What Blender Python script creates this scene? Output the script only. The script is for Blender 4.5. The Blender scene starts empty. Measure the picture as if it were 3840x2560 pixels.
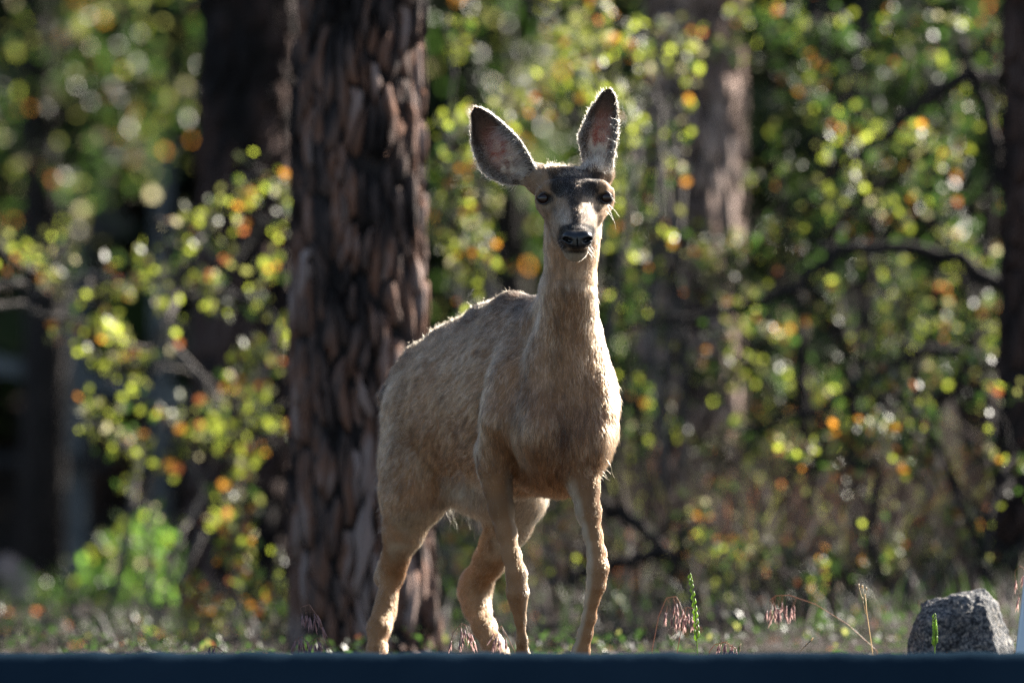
import bpy, math, random
import numpy as np
from mathutils import Vector, noise

# ---------------------------------------------------------------- camera, sky, sun, exposure
C = bpy.context.scene.collection
SC = bpy.context.scene
rng = np.random.default_rng(7)
random.seed(7)
DIST, K = 16.0, 0.00069                 # metres from lens to deer, metres per photo pixel (3840 wide) at the deer
FPX = DIST / K
HOR = 2430.0                            # row of the horizon in the photograph
CAMZ = 0.09
PITCH = math.atan((HOR - 1280.0) / FPX)
cam_d = bpy.data.cameras.new('camera')
cam = bpy.data.objects.new('camera', cam_d); C.objects.link(cam)
cam_d.sensor_width = 36.0
cam_d.lens = 36.0 * FPX / 3840.0
cam_d.clip_start = 0.5; cam_d.clip_end = 600.0
cam.location = (0, -DIST, CAMZ)
cam.rotation_euler = (math.pi / 2 + PITCH, 0, 0)
cam_d.dof.use_dof = True
cam_d.dof.focus_distance = DIST - 0.35
cam_d.dof.aperture_fstop = 2.15
SC.camera = cam

SUN = Vector((0.63, 0.56, 0.54)).normalized()      # towards the sun: right, behind the deer, fairly high
elev = math.asin(SUN.z); azim = math.atan2(SUN.x, SUN.y)
world = bpy.data.worlds.new('World'); SC.world = world; world.use_nodes = True
wn = world.node_tree
sky = wn.nodes.new('ShaderNodeTexSky'); sky.sky_type = 'NISHITA'; sky.sun_disc = False
sky.sun_elevation = elev; sky.sun_rotation = azim
bgn = wn.nodes['Background']; bgn.inputs[1].default_value = 0.05
wn.links.new(sky.outputs[0], bgn.inputs[0])
sl = bpy.data.lights.new('sun', 'SUN'); sl.energy = 5.0; sl.angle = math.radians(0.5); sl.color = (1.0, 0.93, 0.82)
so = bpy.data.objects.new('sun', sl); C.objects.link(so)
so.rotation_euler = SUN.to_track_quat('Z', 'Y').to_euler()
so.location = (8, 6, 12)
SC.view_settings.view_transform = 'Standard'; SC.view_settings.look = 'None'
SC.view_settings.exposure = 2.52; SC.view_settings.gamma = 1.0; SC.view_settings.use_curve_mapping = False
SC.render.engine = 'CYCLES'
SC.cycles.use_denoising = True; SC.cycles.denoiser = 'OPENIMAGEDENOISE'; SC.cycles.denoising_prefilter = 'NONE'; SC.cycles.denoising_input_passes = 'RGB_ALBEDO_NORMAL'
SC.cycles.max_bounces = 8; SC.cycles.diffuse_bounces = 4; SC.cycles.glossy_bounces = 3
SC.cycles.transmission_bounces = 4; SC.cycles.transparent_max_bounces = 8
SC.cycles.sample_clamp_indirect = 8.0

# ---------------------------------------------------------------- helpers
cp, sp_ = math.cos(PITCH), math.sin(PITCH)
def P(px, py, y):
    """the place in the world at depth y that the photo shows at (px, py)"""
    a = (px - 1920.0) / FPX; b = (1280.0 - py) / FPX
    d = Vector((a, cp - b * sp_, sp_ + b * cp))
    t = (y + DIST) / d.y
    return Vector((0, -DIST, CAMZ)) + d * t
def M(pxs, y=0.0):
    return pxs * K * (DIST + y) / DIST
def tag(o, label=None, cat=None, group=None, kind=None):
    if label: o['label'] = label
    if cat: o['category'] = cat
    if group: o['group'] = group
    if kind: o['kind'] = kind
    return o
def mesh(name, verts, faces, mats=(), smooth=True, mi=None):
    me = bpy.data.meshes.new(name)
    if isinstance(verts, np.ndarray): verts = verts.tolist()
    if isinstance(faces, np.ndarray): faces = faces.tolist()
    me.from_pydata(verts, [], faces)
    for m in mats: me.materials.append(m)
    if smooth: me.polygons.foreach_set('use_smooth', [True] * len(me.polygons))
    if mi is not None: me.polygons.foreach_set('material_index', list(mi))
    me.update()
    return me
def link(name, me, parent=None, loc=None):
    o = bpy.data.objects.new(name, me); C.objects.link(o)
    if parent is not None: o.parent = parent
    if loc is not None: o.location = loc
    return o
def empty(name, loc):
    o = bpy.data.objects.new(name, None); C.objects.link(o); o.location = loc
    return o
def child(name, me, root):
    """mesh given in world coordinates, parented to a thing whose origin is elsewhere"""
    o = link(name, me, root)
    o.location = -root.location
    return o
def mat(name, color=(.5, .5, .5), rough=.7, spec=.3):
    m = bpy.data.materials.new(name); m.use_nodes = True
    b = m.node_tree.nodes['Principled BSDF']
    b.inputs['Base Color'].default_value = (*color, 1)
    b.inputs['Roughness'].default_value = rough
    b.inputs['Specular IOR Level'].default_value = spec
    return m
def nn(m, t, **kw):
    n = m.node_tree.nodes.new(t)
    for k, v in kw.items(): setattr(n, k, v)
    return n
def lk(m, a, b): m.node_tree.links.new(a, b)
def ramp(m, fac, stops):
    r = nn(m, 'ShaderNodeValToRGB'); e = r.color_ramp.elements
    while len(e) < len(stops): e.new(.5)
    for x, (p, c) in zip(e, stops): x.position = p; x.color = (*c, 1)
    lk(m, fac, r.inputs[0]); return r.outputs[0]
def noisetex(m, scale, detail=5, rough=.6, coord=None, stretch=None):
    n = nn(m, 'ShaderNodeTexNoise'); n.inputs['Scale'].default_value = scale
    n.inputs['Detail'].default_value = detail; n.inputs['Roughness'].default_value = rough
    tc = nn(m, 'ShaderNodeTexCoord'); src = tc.outputs[coord or 'Object']
    if stretch:
        mp = nn(m, 'ShaderNodeMapping'); mp.inputs['Scale'].default_value = stretch
        lk(m, src, mp.inputs[0]); src = mp.outputs[0]
    lk(m, src, n.inputs[0]); return n.outputs[0]
def bump(m, fac, strength=.5, dist=.01):
    b = nn(m, 'ShaderNodeBump'); b.inputs['Strength'].default_value = strength; b.inputs['Distance'].default_value = dist
    lk(m, fac, b.inputs['Height']); lk(m, b.outputs[0], m.node_tree.nodes['Principled BSDF'].inputs['Normal'])
def base(m, out): lk(m, out, m.node_tree.nodes['Principled BSDF'].inputs['Base Color'])

class MB:
    """collects shapes for one mesh"""
    def __init__(s): s.v = []; s.f = []; s.m = []
    def add(s, v, f, mi=0):
        n = len(s.v); s.v.extend([tuple(a) for a in v]); s.f.extend([tuple(i + n for i in q) for q in f]); s.m.extend([mi] * len(f))
    def tube(s, pts, rad, seg=6, mi=0, cap=True):
        pts = [Vector(p) for p in pts]; n = len(pts)
        vs = []; up = None
        for i, p in enumerate(pts):
            d = (pts[min(i + 1, n - 1)] - pts[max(i - 1, 0)])
            d = d.normalized() if d.length > 1e-9 else Vector((0, 0, 1))
            if up is None: up = d.orthogonal().normalized()
            else:
                up = up - d * up.dot(d); up = up.normalized() if up.length > 1e-6 else d.orthogonal().normalized()
            w = d.cross(up); r = rad[i] if hasattr(rad, '__len__') else rad
            for k in range(seg):
                a = 2 * math.pi * k / seg
                vs.append(p + (up * math.cos(a) + w * math.sin(a)) * r)
        fs = []
        for i in range(n - 1):
            for k in range(seg):
                a = i * seg + k; b = i * seg + (k + 1) % seg
                fs.append((a, b, b + seg, a + seg))
        if cap:
            fs.append(tuple(reversed(range(seg)))); fs.append(tuple(range((n - 1) * seg, n * seg)))
        s.add(vs, fs, mi)
    def mesh(s, name, mats, smooth=True): return mesh(name, s.v, s.f, mats, smooth, s.m)
# ---------------------------------------------------------------- materials of the place
def ground_mat():
    m = mat('forest_floor', rough=.95, spec=.1)
    n1 = noisetex(m, 1.3, 6, .65); n2 = noisetex(m, 14, 8, .7)
    mx = nn(m, 'ShaderNodeMath', operation='MULTIPLY_ADD'); mx.inputs[1].default_value = .55; lk(m, n2, mx.inputs[0])
    ml = nn(m, 'ShaderNodeMath', operation='MULTIPLY'); ml.inputs[1].default_value = .5; lk(m, n1, ml.inputs[0]); lk(m, ml.outputs[0], mx.inputs[2])
    base(m, ramp(m, mx.outputs[0], [(.35, (.008, .006, .005)), (.5, (.022, .016, .013)), (.62, (.042, .031, .025)), (.75, (.09, .068, .056))]))
    bump(m, n2, .8, .05); return m
GROUND = ground_mat()
def bark_mat(name, cols, sc=9, rnd=True):
    m = mat(name, rough=.9, spec=.15)
    n1 = noisetex(m, sc * 1.4, 8, .72, stretch=(1, 1, .22))
    v = n1
    if rnd:
        oi = nn(m, 'ShaderNodeObjectInfo'); a = nn(m, 'ShaderNodeMath', operation='MULTIPLY_ADD')
        a.inputs[1].default_value = .26; lk(m, oi.outputs['Random'], a.inputs[0])
        b = nn(m, 'ShaderNodeMath', operation='MULTIPLY'); b.inputs[1].default_value = .84; lk(m, n1, b.inputs[0]); lk(m, b.outputs[0], a.inputs[2]); v = a.outputs[0]
    if rnd:
        gp = nn(m, 'ShaderNodeNewGeometry'); mp = nn(m, 'ShaderNodeMapping'); mp.inputs['Scale'].default_value = (3.2, 3.2, 1.1); lk(m, gp.outputs['Position'], mp.inputs[0])
        zn = nn(m, 'ShaderNodeTexNoise'); zn.inputs['Scale'].default_value = 1.6; zn.inputs['Detail'].default_value = 4; lk(m, mp.outputs[0], zn.inputs[0])
        zz = nn(m, 'ShaderNodeMath', operation='MULTIPLY_ADD'); zz.inputs[1].default_value = 1.3; zz.inputs[2].default_value = -.68; lk(m, zn.outputs[0], zz.inputs[0])
        z2 = nn(m, 'ShaderNodeMath', operation='ADD'); lk(m, zz.outputs[0], z2.inputs[0]); lk(m, v, z2.inputs[1]); v = z2.outputs[0]
    base(m, ramp(m, v, cols)); bump(m, noisetex(m, sc * 6, 6, .7, stretch=(1, 1, .2)), 1.0, .02); return m
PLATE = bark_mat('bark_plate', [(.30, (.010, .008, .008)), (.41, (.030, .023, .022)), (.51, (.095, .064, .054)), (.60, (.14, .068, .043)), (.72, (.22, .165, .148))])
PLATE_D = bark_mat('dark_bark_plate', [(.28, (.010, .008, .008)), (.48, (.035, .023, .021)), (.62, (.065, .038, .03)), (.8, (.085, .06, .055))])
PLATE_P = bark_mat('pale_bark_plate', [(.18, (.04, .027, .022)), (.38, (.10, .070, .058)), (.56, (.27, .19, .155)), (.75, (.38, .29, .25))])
GROOVE = bark_mat('bark_groove', [(.3, (.008, .007, .007)), (.6, (.022, .018, .017)), (.8, (.04, .03, .026))], 14, False)
TWIG = bark_mat('twig_bark', [(.3, (.04, .035, .032)), (.5, (.11, .098, .092)), (.7, (.22, .20, .19))], 22, False)
DTWIG = bark_mat('dark_limb_bark', [(.3, (.010, .009, .009)), (.55, (.03, .025, .024)), (.8, (.07, .055, .05))], 12, False)
def leaf_mat(name, col, tcol, rough=.44):
    m = bpy.data.materials.new(name); m.use_nodes = True; t = m.node_tree; t.nodes.clear()
    o = t.nodes.new('ShaderNodeOutputMaterial'); p = t.nodes.new('ShaderNodeBsdfPrincipled'); tr = t.nodes.new('ShaderNodeBsdfTranslucent'); mx = t.nodes.new('ShaderNodeMixShader')
    p.inputs['Base Color'].default_value = (*col, 1); p.inputs['Roughness'].default_value = rough; p.inputs['Specular IOR Level'].default_value = .6
    oi = t.nodes.new('ShaderNodeObjectInfo'); ge = t.nodes.new('ShaderNodeNewGeometry'); ad = t.nodes.new('ShaderNodeMath'); ad.operation = 'ADD'
    t.links.new(oi.outputs['Random'], ad.inputs[0]); t.links.new(ge.outputs['Random Per Island'], ad.inputs[1])
    fr = t.nodes.new('ShaderNodeMath'); fr.operation = 'FRACT'; t.links.new(ad.outputs[0], fr.inputs[0])
    mr = t.nodes.new('ShaderNodeMapRange'); mr.inputs[3].default_value = .35; mr.inputs[4].default_value = 1.25; t.links.new(fr.outputs[0], mr.inputs[0])
    vm = t.nodes.new('ShaderNodeVectorMath'); vm.operation = 'SCALE'; vm.inputs[0].default_value = tcol; t.links.new(mr.outputs[0], vm.inputs['Scale'])
    t.links.new(vm.outputs[0], tr.inputs[0])
    mx.inputs[0].default_value = .55; t.links.new(p.outputs[0], mx.inputs[1]); t.links.new(tr.outputs[0], mx.inputs[2]); t.links.new(mx.outputs[0], o.inputs[0])
    return m
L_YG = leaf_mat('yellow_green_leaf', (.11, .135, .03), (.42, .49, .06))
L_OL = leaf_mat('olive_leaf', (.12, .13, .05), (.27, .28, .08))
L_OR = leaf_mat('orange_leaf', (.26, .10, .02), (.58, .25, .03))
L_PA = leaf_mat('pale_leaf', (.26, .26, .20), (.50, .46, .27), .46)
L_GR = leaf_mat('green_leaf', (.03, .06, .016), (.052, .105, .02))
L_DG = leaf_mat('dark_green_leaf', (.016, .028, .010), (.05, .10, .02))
L_RU = leaf_mat('rust_leaf', (.15, .06, .03), (.45, .15, .05))
NEED = leaf_mat('pine_needles', (.02, .035, .012), (.035, .06, .015), .5)
L_BG = leaf_mat('sunlit_green_leaf', (.07, .13, .025), (.17, .33, .05))  # lighter green copy; sunlight on the bushes is put into its colour
LEAFM = [L_YG, L_OL, L_OR, L_PA, L_GR, L_DG, L_RU, L_BG]

# ---------------------------------------------------------------- the ground: one sheet from the near verge to the far hillside
def gz(x, y):
    z = 0.0
    if y > 1.5:
        t = min((y - 1.5) / 12, 1.0)
        right = 1 / (1 + math.exp(-(x - .25) * 2.2))
        z += t * t * (3 - 2 * t) * (0.30 + .55 * right) + max(0, y - 13.5) * .012
    if y > 26: z += (y - 26) ** 1.15 * .26
    z += .035 * noise.noise(Vector((x * .9, y * .9, 0))) * min(1, max(0, (y - 1) / 2))
    z += .35 * noise.noise(Vector((x * .13, y * .13, 4))) * min(1, max(0, (y - 22) / 10))
    if y < -1.5: z -= .03
    return z
xs = sorted(set([round(-4 + .16 * i, 3) for i in range(51)] + [-120, -80, -50, -34, -24, -17, -12, -9, -7, -5.5, -4.7, 4.7, 5.5, 7, 9, 12, 17, 24, 34, 50, 80, 120]))
ys = [-1.75, -1.2, -.8] + [round(-.55 + .22 * i, 3) for i in range(62)] + [14 + .9 * i for i in range(20)] + [33 + 3 * i for i in range(16)] + [84, 90, 100, 115, 135, 160]
gv = [(x, y, gz(x, y)) for y in ys for x in xs]; nx = len(xs)
gf = [(j * nx + i, j * nx + i + 1, (j + 1) * nx + i + 1, (j + 1) * nx + i) for j in range(len(ys) - 1) for i in range(nx - 1)]
tag(link('ground', mesh('ground', gv, gf, [GROUND])), kind='structure')

# road on the viewer's side, below the verge
ASPH = mat('asphalt', (.14, .13, .12), .9)
an = noisetex(ASPH, 60, 6, .7); base(ASPH, ramp(ASPH, an, [(.3, (.05, .046, .042)), (.7, (.10, .092, .08))])); bump(ASPH, an, .5, .004)
tag(link('road', mesh('road', [(-60, -60, -.42), (60, -60, -.42), (60, -2.62, -.42), (-60, -2.62, -.42)], [(0, 1, 2, 3)], [ASPH])), kind='structure')
# kerb wall across the foreground, with the blue of shade put into its colour
KERB = mat('shade_blue_kerb', (.05, .085, .12), 1.0, .0)
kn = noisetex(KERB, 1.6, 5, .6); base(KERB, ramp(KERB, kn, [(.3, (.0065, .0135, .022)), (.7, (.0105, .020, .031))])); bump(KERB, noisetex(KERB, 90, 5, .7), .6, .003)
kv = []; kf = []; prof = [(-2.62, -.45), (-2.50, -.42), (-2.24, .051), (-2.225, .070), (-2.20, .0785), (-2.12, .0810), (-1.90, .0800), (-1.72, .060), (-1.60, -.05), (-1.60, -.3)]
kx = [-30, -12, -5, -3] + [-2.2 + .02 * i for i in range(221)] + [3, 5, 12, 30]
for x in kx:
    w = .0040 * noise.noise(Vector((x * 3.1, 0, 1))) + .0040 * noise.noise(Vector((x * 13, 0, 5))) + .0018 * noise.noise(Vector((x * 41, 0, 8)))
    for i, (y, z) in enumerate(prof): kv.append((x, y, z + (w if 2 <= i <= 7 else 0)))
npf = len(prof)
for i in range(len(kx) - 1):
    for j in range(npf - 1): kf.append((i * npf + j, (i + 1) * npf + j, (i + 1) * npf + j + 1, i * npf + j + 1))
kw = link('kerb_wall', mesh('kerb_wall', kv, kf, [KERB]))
tag(kw, 'low kerb wall with blue shade painted in, running across in front of the deer', 'wall')

# ---------------------------------------------------------------- trees
def bark_cells(R0, H, cw, ch, seed, z0=0.0):
    """irregular upright cells over a trunk of radius R0 unrolled to a strip: (theta, z, polygon in metres)"""
    r = np.random.default_rng(seed); circ = 2 * math.pi * R0
    area_ = circ * (H - z0); want = int(1.4 * area_ / (cw * ch)); S = []; tries = 0
    while len(S) < want and tries < want * 12:
        tries += 1; c_ = (r.uniform(0, circ), r.uniform(z0, H)); A_ = np.array(S) if S else np.zeros((0, 2))
        if len(A_):
            dx_ = np.abs(A_[:, 0] - c_[0]); dx_ = np.minimum(dx_, circ - dx_)
            if (np.hypot(dx_ / cw, (A_[:, 1] - c_[1]) / ch) < .36).any(): continue
        S.append(c_)
    S = np.array(S); asp = ch / cw
    out = []
    for i, s in enumerate(S):
        d = S - s; d[:, 0] = (d[:, 0] + circ / 2) % circ - circ / 2
        q = np.hypot(d[:, 0], d[:, 1] / asp); order = np.argsort(q)[1:13]
        poly = [(-cw * 1.3, -ch * 1.3), (cw * 1.3, -ch * 1.3), (cw * 1.3, ch * 1.3), (-cw * 1.3, ch * 1.3)]
        for k in order:
            nx_, ny_ = d[k, 0], d[k, 1] / asp ** 2; m = (d[k, 0] * nx_ + d[k, 1] * ny_) / 2
            new = []
            for a in range(len(poly)):
                p, t = poly[a], poly[(a + 1) % len(poly)]
                fp = p[0] * nx_ + p[1] * ny_ - m; ft = t[0] * nx_ + t[1] * ny_ - m
                if fp <= 0: new.append(p)
                if (fp < 0) != (ft < 0) and fp != ft:
                    u = fp / (fp - ft); new.append((p[0] + (t[0] - p[0]) * u, p[1] + (t[1] - p[1]) * u))
            poly = new
            if len(poly) < 3: break
        if len(poly) >= 3: out.append((s[0] / R0, s[1], poly))
    return out
def warp(th, z, R0, sd):
    q = Vector((math.cos(th) * R0 * 7, math.sin(th) * R0 * 7, z * 5 + sd)); n = noise.noise(q); m = noise.noise(q * 2.3 + Vector((5, 1, 9)))
    return th + (n * .030 + m * .016) / R0, z + .03 * noise.noise(q + Vector((9, 9, 0)))
def pine_tree(x, y, R0, H, label, plates=None, pmat=None, cell=(.055, .15), lean=(0, 0), seed=1, crown=None, group=None, limit=260, topz=2.4, name='pine_tree', flare=.04):
    root = empty(name, (x, y, gz(x, y))); z0 = root.location.z
    tag(root, label, 'tree', group)
    cx = lambda z: lean[0] * z + .02 * math.sin(z * 1.3 + seed); cy = lambda z: lean[1] * z
    rad = lambda z: R0 * (1 + flare * math.exp(-max(z, 0) * 2.5)) * max(.12, 1 - .7 * max(z, 0) / H)
    mb = MB(); seg = 28; zs = [-.25, 0, .15, .35] + [.6 + .3 * i for i in range(int((H - .6) / .3))] + [H]
    vs = []
    for z in zs:
        for k in range(seg):
            a = 2 * math.pi * k / seg
            rr = rad(z) * (1 + .05 * noise.noise(Vector((math.cos(a) * 2.5, math.sin(a) * 2.5, z * 1.2 + seed))))
            vs.append((cx(z) + rr * math.cos(a), cy(z) + rr * math.sin(a), z))
    fs = [(i * seg + k, i * seg + (k + 1) % seg, (i + 1) * seg + (k + 1) % seg, (i + 1) * seg + k) for i in range(len(zs) - 1) for k in range(seg)]
    mb.add(vs, fs)
    trunk = link('trunk', mb.mesh('trunk', [GROOVE]), root)
    if plates:
        r = random.Random(seed); n_obj = 0; rest = MB()
        cells = bark_cells(R0, topz + .8, cell[0], cell[1], seed, -.1)
        def facing(c): a = c[0]; return math.sin(a) < .35          # towards the viewer, who stands at -y
        cells.sort(key=lambda c: (not facing(c), not (c[1] < topz), c[1]))
        for th, z, poly in cells:
            gap = r.choice((.70, .80, .88, .95, 1.04)) * r.uniform(.95, 1.05); lift = R0 * .03 + r.uniform(-.004, .028)
            pts = []
            for i in range(len(poly)):      # roughen the outline
                p, q = poly[i], poly[(i + 1) % len(poly)]
                pts.append(p)
                el_ = math.hypot(q[0] - p[0], q[1] - p[1])
                if el_ > cell[0] * 1.6:
                    for u_ in (.25, .5, .75): pts.append((p[0] + (q[0] - p[0]) * u_ + r.uniform(-.13, .13) * cell[0], p[1] + (q[1] - p[1]) * u_))
                elif el_ > cell[0] * .7:
                    pts.append(((p[0] + q[0]) / 2 + r.uniform(-.16, .16) * cell[0], (p[1] + q[1]) / 2 + r.uniform(-.06, .06) * cell[1]))
            def place(px_, pz_, h):
                a, zz = warp(th + px_ / R0, z + pz_, R0, seed); R_ = rad(zz) + h
                return Vector((cx(zz) + R_ * math.cos(a), cy(zz) + R_ * math.sin(a), zz))
            n = len(pts); tilt = r.uniform(-.008, .008); vv = []
            for sc, h in ((gap, -.012), (gap * .90, lift)):
                for (a_, b_) in pts: vv.append(place(a_ * sc, b_ * sc, h + (tilt * b_ / cell[1] * 2 + r.uniform(-.002, .002) if h > 0 else 0)))
            vv.append(place(0, 0, lift + .004))
            ff = [(i, (i + 1) % n, n + (i + 1) % n, n + i) for i in range(n)]
            ff += [(n + i, n + (i + 1) % n, 2 * n) for i in range(n)]
            if n_obj < limit and math.sin(th) < .35 and z < topz:
                n_obj += 1; c0 = place(0, 0, 0)
                link('bark_plate', mesh('bark_plate', [v - c0 for v in vv], ff, [pmat]), trunk, c0)
            else: rest.add(vv, ff)
        if rest.v: link('bark', rest.mesh('bark', [pmat]), trunk)['kind'] = 'stuff'
    if crown:
        zc0, zc1, rc, n = crown; mb = MB(); r = random.Random(seed + 50); lb = MB()
        for i in range(26):
            z = zc0 + (zc1 - zc0) * i / 26; a = r.uniform(0, 6.28); l = rc * (1 - .7 * i / 26) * r.uniform(.6, 1)
            p0 = Vector((cx(z), cy(z), z)); p1 = p0 + Vector((math.cos(a) * l, math.sin(a) * l, l * r.uniform(-.1, .25)))
            lb.tube([p0, (p0 + p1) / 2 + Vector((0, 0, .1)), p1], [.045, .03, .012], 5)
            for q in range(n // 26):
                t = r.uniform(.25, 1.05); c = p0.lerp(p1, t) + Vector((r.gauss(0, .28), r.gauss(0, .28), r.gauss(0, .22)))
                s = r.uniform(.14, .28)
                u = Vector((r.gauss(0, 1), r.gauss(0, 1), r.gauss(0, 1))).normalized(); w = u.orthogonal().normalized() * s
                mb.add([c - w, c + u * s * .5, c + w, c - u * s * .5], [(0, 1, 2, 3)])
        link('branch', lb.mesh('branch', [DTWIG]), root)
        link('crown', mb.mesh('crown', [NEED], False), root)
    return root
def at(px, y): return P(px, 2430, y).x
# the great trunk behind the deer
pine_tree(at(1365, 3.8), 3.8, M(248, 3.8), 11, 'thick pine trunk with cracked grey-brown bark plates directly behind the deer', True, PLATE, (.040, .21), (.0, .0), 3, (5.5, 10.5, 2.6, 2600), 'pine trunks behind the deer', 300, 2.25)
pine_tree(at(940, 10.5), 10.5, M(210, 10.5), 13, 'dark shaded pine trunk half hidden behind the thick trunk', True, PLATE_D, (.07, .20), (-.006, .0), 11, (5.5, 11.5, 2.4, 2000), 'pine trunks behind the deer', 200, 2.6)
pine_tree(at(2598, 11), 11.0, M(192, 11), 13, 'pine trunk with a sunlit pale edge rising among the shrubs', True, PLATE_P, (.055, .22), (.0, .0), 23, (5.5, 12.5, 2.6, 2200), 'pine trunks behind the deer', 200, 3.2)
pine_tree(at(3960, 6.4), 6.4, M(215, 6.4), 10, 'trunk with deep shade put into its blackish bark beyond the granite boulder', True, PLATE_D, (.06, .17), (.0, .0), 31, (4.5, 9.5, 2.6, 2600), 'pine trunks behind the deer', 200, 2.3)  # shade on this trunk is put into its dark bark colour
# ---------------------------------------------------------------- the deer
FW = np.array([0.42, -0.907, 0.0])      # the way the body points
SD = np.array([0.907, 0.42, 0.0])       # its own left side
UPV = np.array([0, 0, 1.0])
VOX = 0.004
G0 = np.array([-0.44, -0.70, -0.012]); G1 = np.array([0.34, 1.0, 1.58])
GN = np.ceil((G1 - G0) / VOX).astype(int)
def v3(px, py, y): return np.array(P(px, py, y))
prims = []      # (fn, lo, hi, k, flow, length, colour)
TAN = np.array((.48, .298, .176)); BACK = np.array((.13, .095, .075)); LEG = np.array((.40, .245, .14)); PALE = np.array((.62, .52, .40))
CHEST = np.array((.37, .225, .135)); FACE = np.array((.34, .24, .165)); GREYC = np.array((.36, .30, .24))
def cone(a, b, ra, rb, k, flow, ln, col):
    a = np.asarray(a); b = np.asarray(b); ba = b - a; L2 = ba.dot(ba)
    def fn(X):
        pa = X - a
        t = np.clip((pa @ ba) / L2, 0, 1)
        q = pa - t[..., None] * ba
        return np.sqrt((q * q).sum(-1)) - (ra + (rb - ra) * t)
    r = max(ra, rb)
    prims.append((fn, np.minimum(a, b) - r, np.maximum(a, b) + r, k, np.asarray(flow, float), ln, col))
def chain(pts, k, flow, ln, col, cols=None):
    if cols: pts = [(p[0], p[1], p[2], p[3] * (1 - .10 * min(1, max(0, (p[1] - 1880) / 120)))) for p in pts]
    """pts: (px, py, y, radius in photo pixels)"""
    for i in range(len(pts) - 1):
        p, q = pts[i], pts[i + 1]
        a, b = v3(*p[:3]), v3(*q[:3])
        fl = (b - a) / np.linalg.norm(b - a) if flow is None else flow
        cone(a, b, M(p[3], p[2]), M(q[3], q[2]), k, fl, ln, cols[i] if cols else col)
def ell(c, r, k, flow, ln, col, ax=None):
    c = np.asarray(c); A = np.array([FW, SD, UPV]) if ax is None else np.array(ax); r = np.array(r)
    def fn(X):
        q = (X - c) @ A.T
        k0 = np.sqrt(((q / r) ** 2).sum(-1)); k1 = np.sqrt(((q / r ** 2) ** 2).sum(-1)) + 1e-9
        return k0 * (k0 - 1) / k1
    R = r.max(); prims.append((fn, c - R, c + R, k, np.asarray(flow, float), ln, col))
BK = -FW * .8 + np.array([0, 0, -.45])       # trunk hair lies rearwards and down
DN = np.array([0, 0, -1.0])
# trunk
ell(v3(1935, 1500, 0.02), (.33, .150, .245), .05, BK, .016, TAN)
ell(v3(1785, 1510, 0.28), (.34, .150, .222), .06, BK, .016, TAN)
ell(v3(2095, 1530, -.17), (.19, .125, .215), .06, BK, .015, TAN)
ell(v3(1645, 1560, 0.50), (.19, .126, .178), .06, BK * .6 + DN * .5, .018, TAN)
chain([(2022, 1185, -.12, 72), (1925, 1175, .0, 58), (1826, 1212, .14, 56), (1674, 1308, .36, 50), (1583, 1360, .49, 42), (1498, 1408, .60, 30)], .05, BK, .017, BACK)
# neck and chest
chain([(2138, 960, -.36, 77), (2138, 1080, -.35, 80), (2136, 1190, -.32, 88), (2128, 1300, -.29, 112), (2120, 1410, -.27, 138), (2120, 1520, -.27, 158)], .05, DN + FW * .15, .013, TAN)
chain([(2100, 1080, -.30, 50), (2055, 1200, -.2, 80)], .06, DN, .013, TAN)
ell(v3(2216, 1545, -.27), (.10, .054, .12), .04, DN + SD * .2, .015, TAN)
ell(v3(2030, 1600, -.30), (.10, .075, .10), .05, DN, .017, CHEST * 1.15)
ell(v3(2185, 1640, -.30), (.10, .062, .085), .05, DN, .017, CHEST * 1.15)
ell(v3(2100, 1680, -.27), (.10, .075, .10), .05, DN, .018, CHEST)
ell(v3(2085, 1735, -.20), (.14, .07, .075), .05, -FW, .02, CHEST)
# right shoulder and upper arm (viewer's left)
chain([(1985, 1250, -.12, 60), (1925, 1440, -.2, 82), (1905, 1560, -.23, 92)], .05, DN - FW * .4, .014, TAN)
chain([(1905, 1560, -.22, 92), (1868, 1700, -.16, 72), (1852, 1755, -.17, 55)], .04, DN, .013, TAN)
# front legs
LG = [LEG * .82] * 3 + [LEG] * 12
chain([(1852, 1755, -.17, 55), (1866, 1826, -.18, 51), (1880, 1908, -.2, 45), (1899, 1996, -.22, 39), (1920, 2084, -.24, 35), (1937, 2150, -.26, 40), (1940, 2221, -.26, 43), (1944, 2270, -.25, 30), (1951, 2320, -.24, 20), (1957, 2400, -.22, 19), (1960, 2451, -.2, 23), (1962, 2490, -.2, 24), (1966, 2522, -.23, 20)], .018, None, .0045, LEG, LG)
chain([(2190, 1620, -.28, 88), (2180, 1700, -.30, 72), (2182, 1771, -.32, 56)], .035, DN, .012, TAN)
chain([(2182, 1771, -.32, 56), (2192, 1826, -.33, 54), (2207, 1919, -.35, 46), (2224, 2007, -.37, 36), (2237, 2073, -.39, 36), (2242, 2130, -.41, 41), (2235, 2193, -.41, 35), (2220, 2248, -.40, 27), (2209, 2314, -.39, 26), (2195, 2374, -.38, 27), (2178, 2446, -.37, 34), (2172, 2490, -.38, 28), (2168, 2522, -.40, 22)], .018, None, .0045, LEG, LG)
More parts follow.
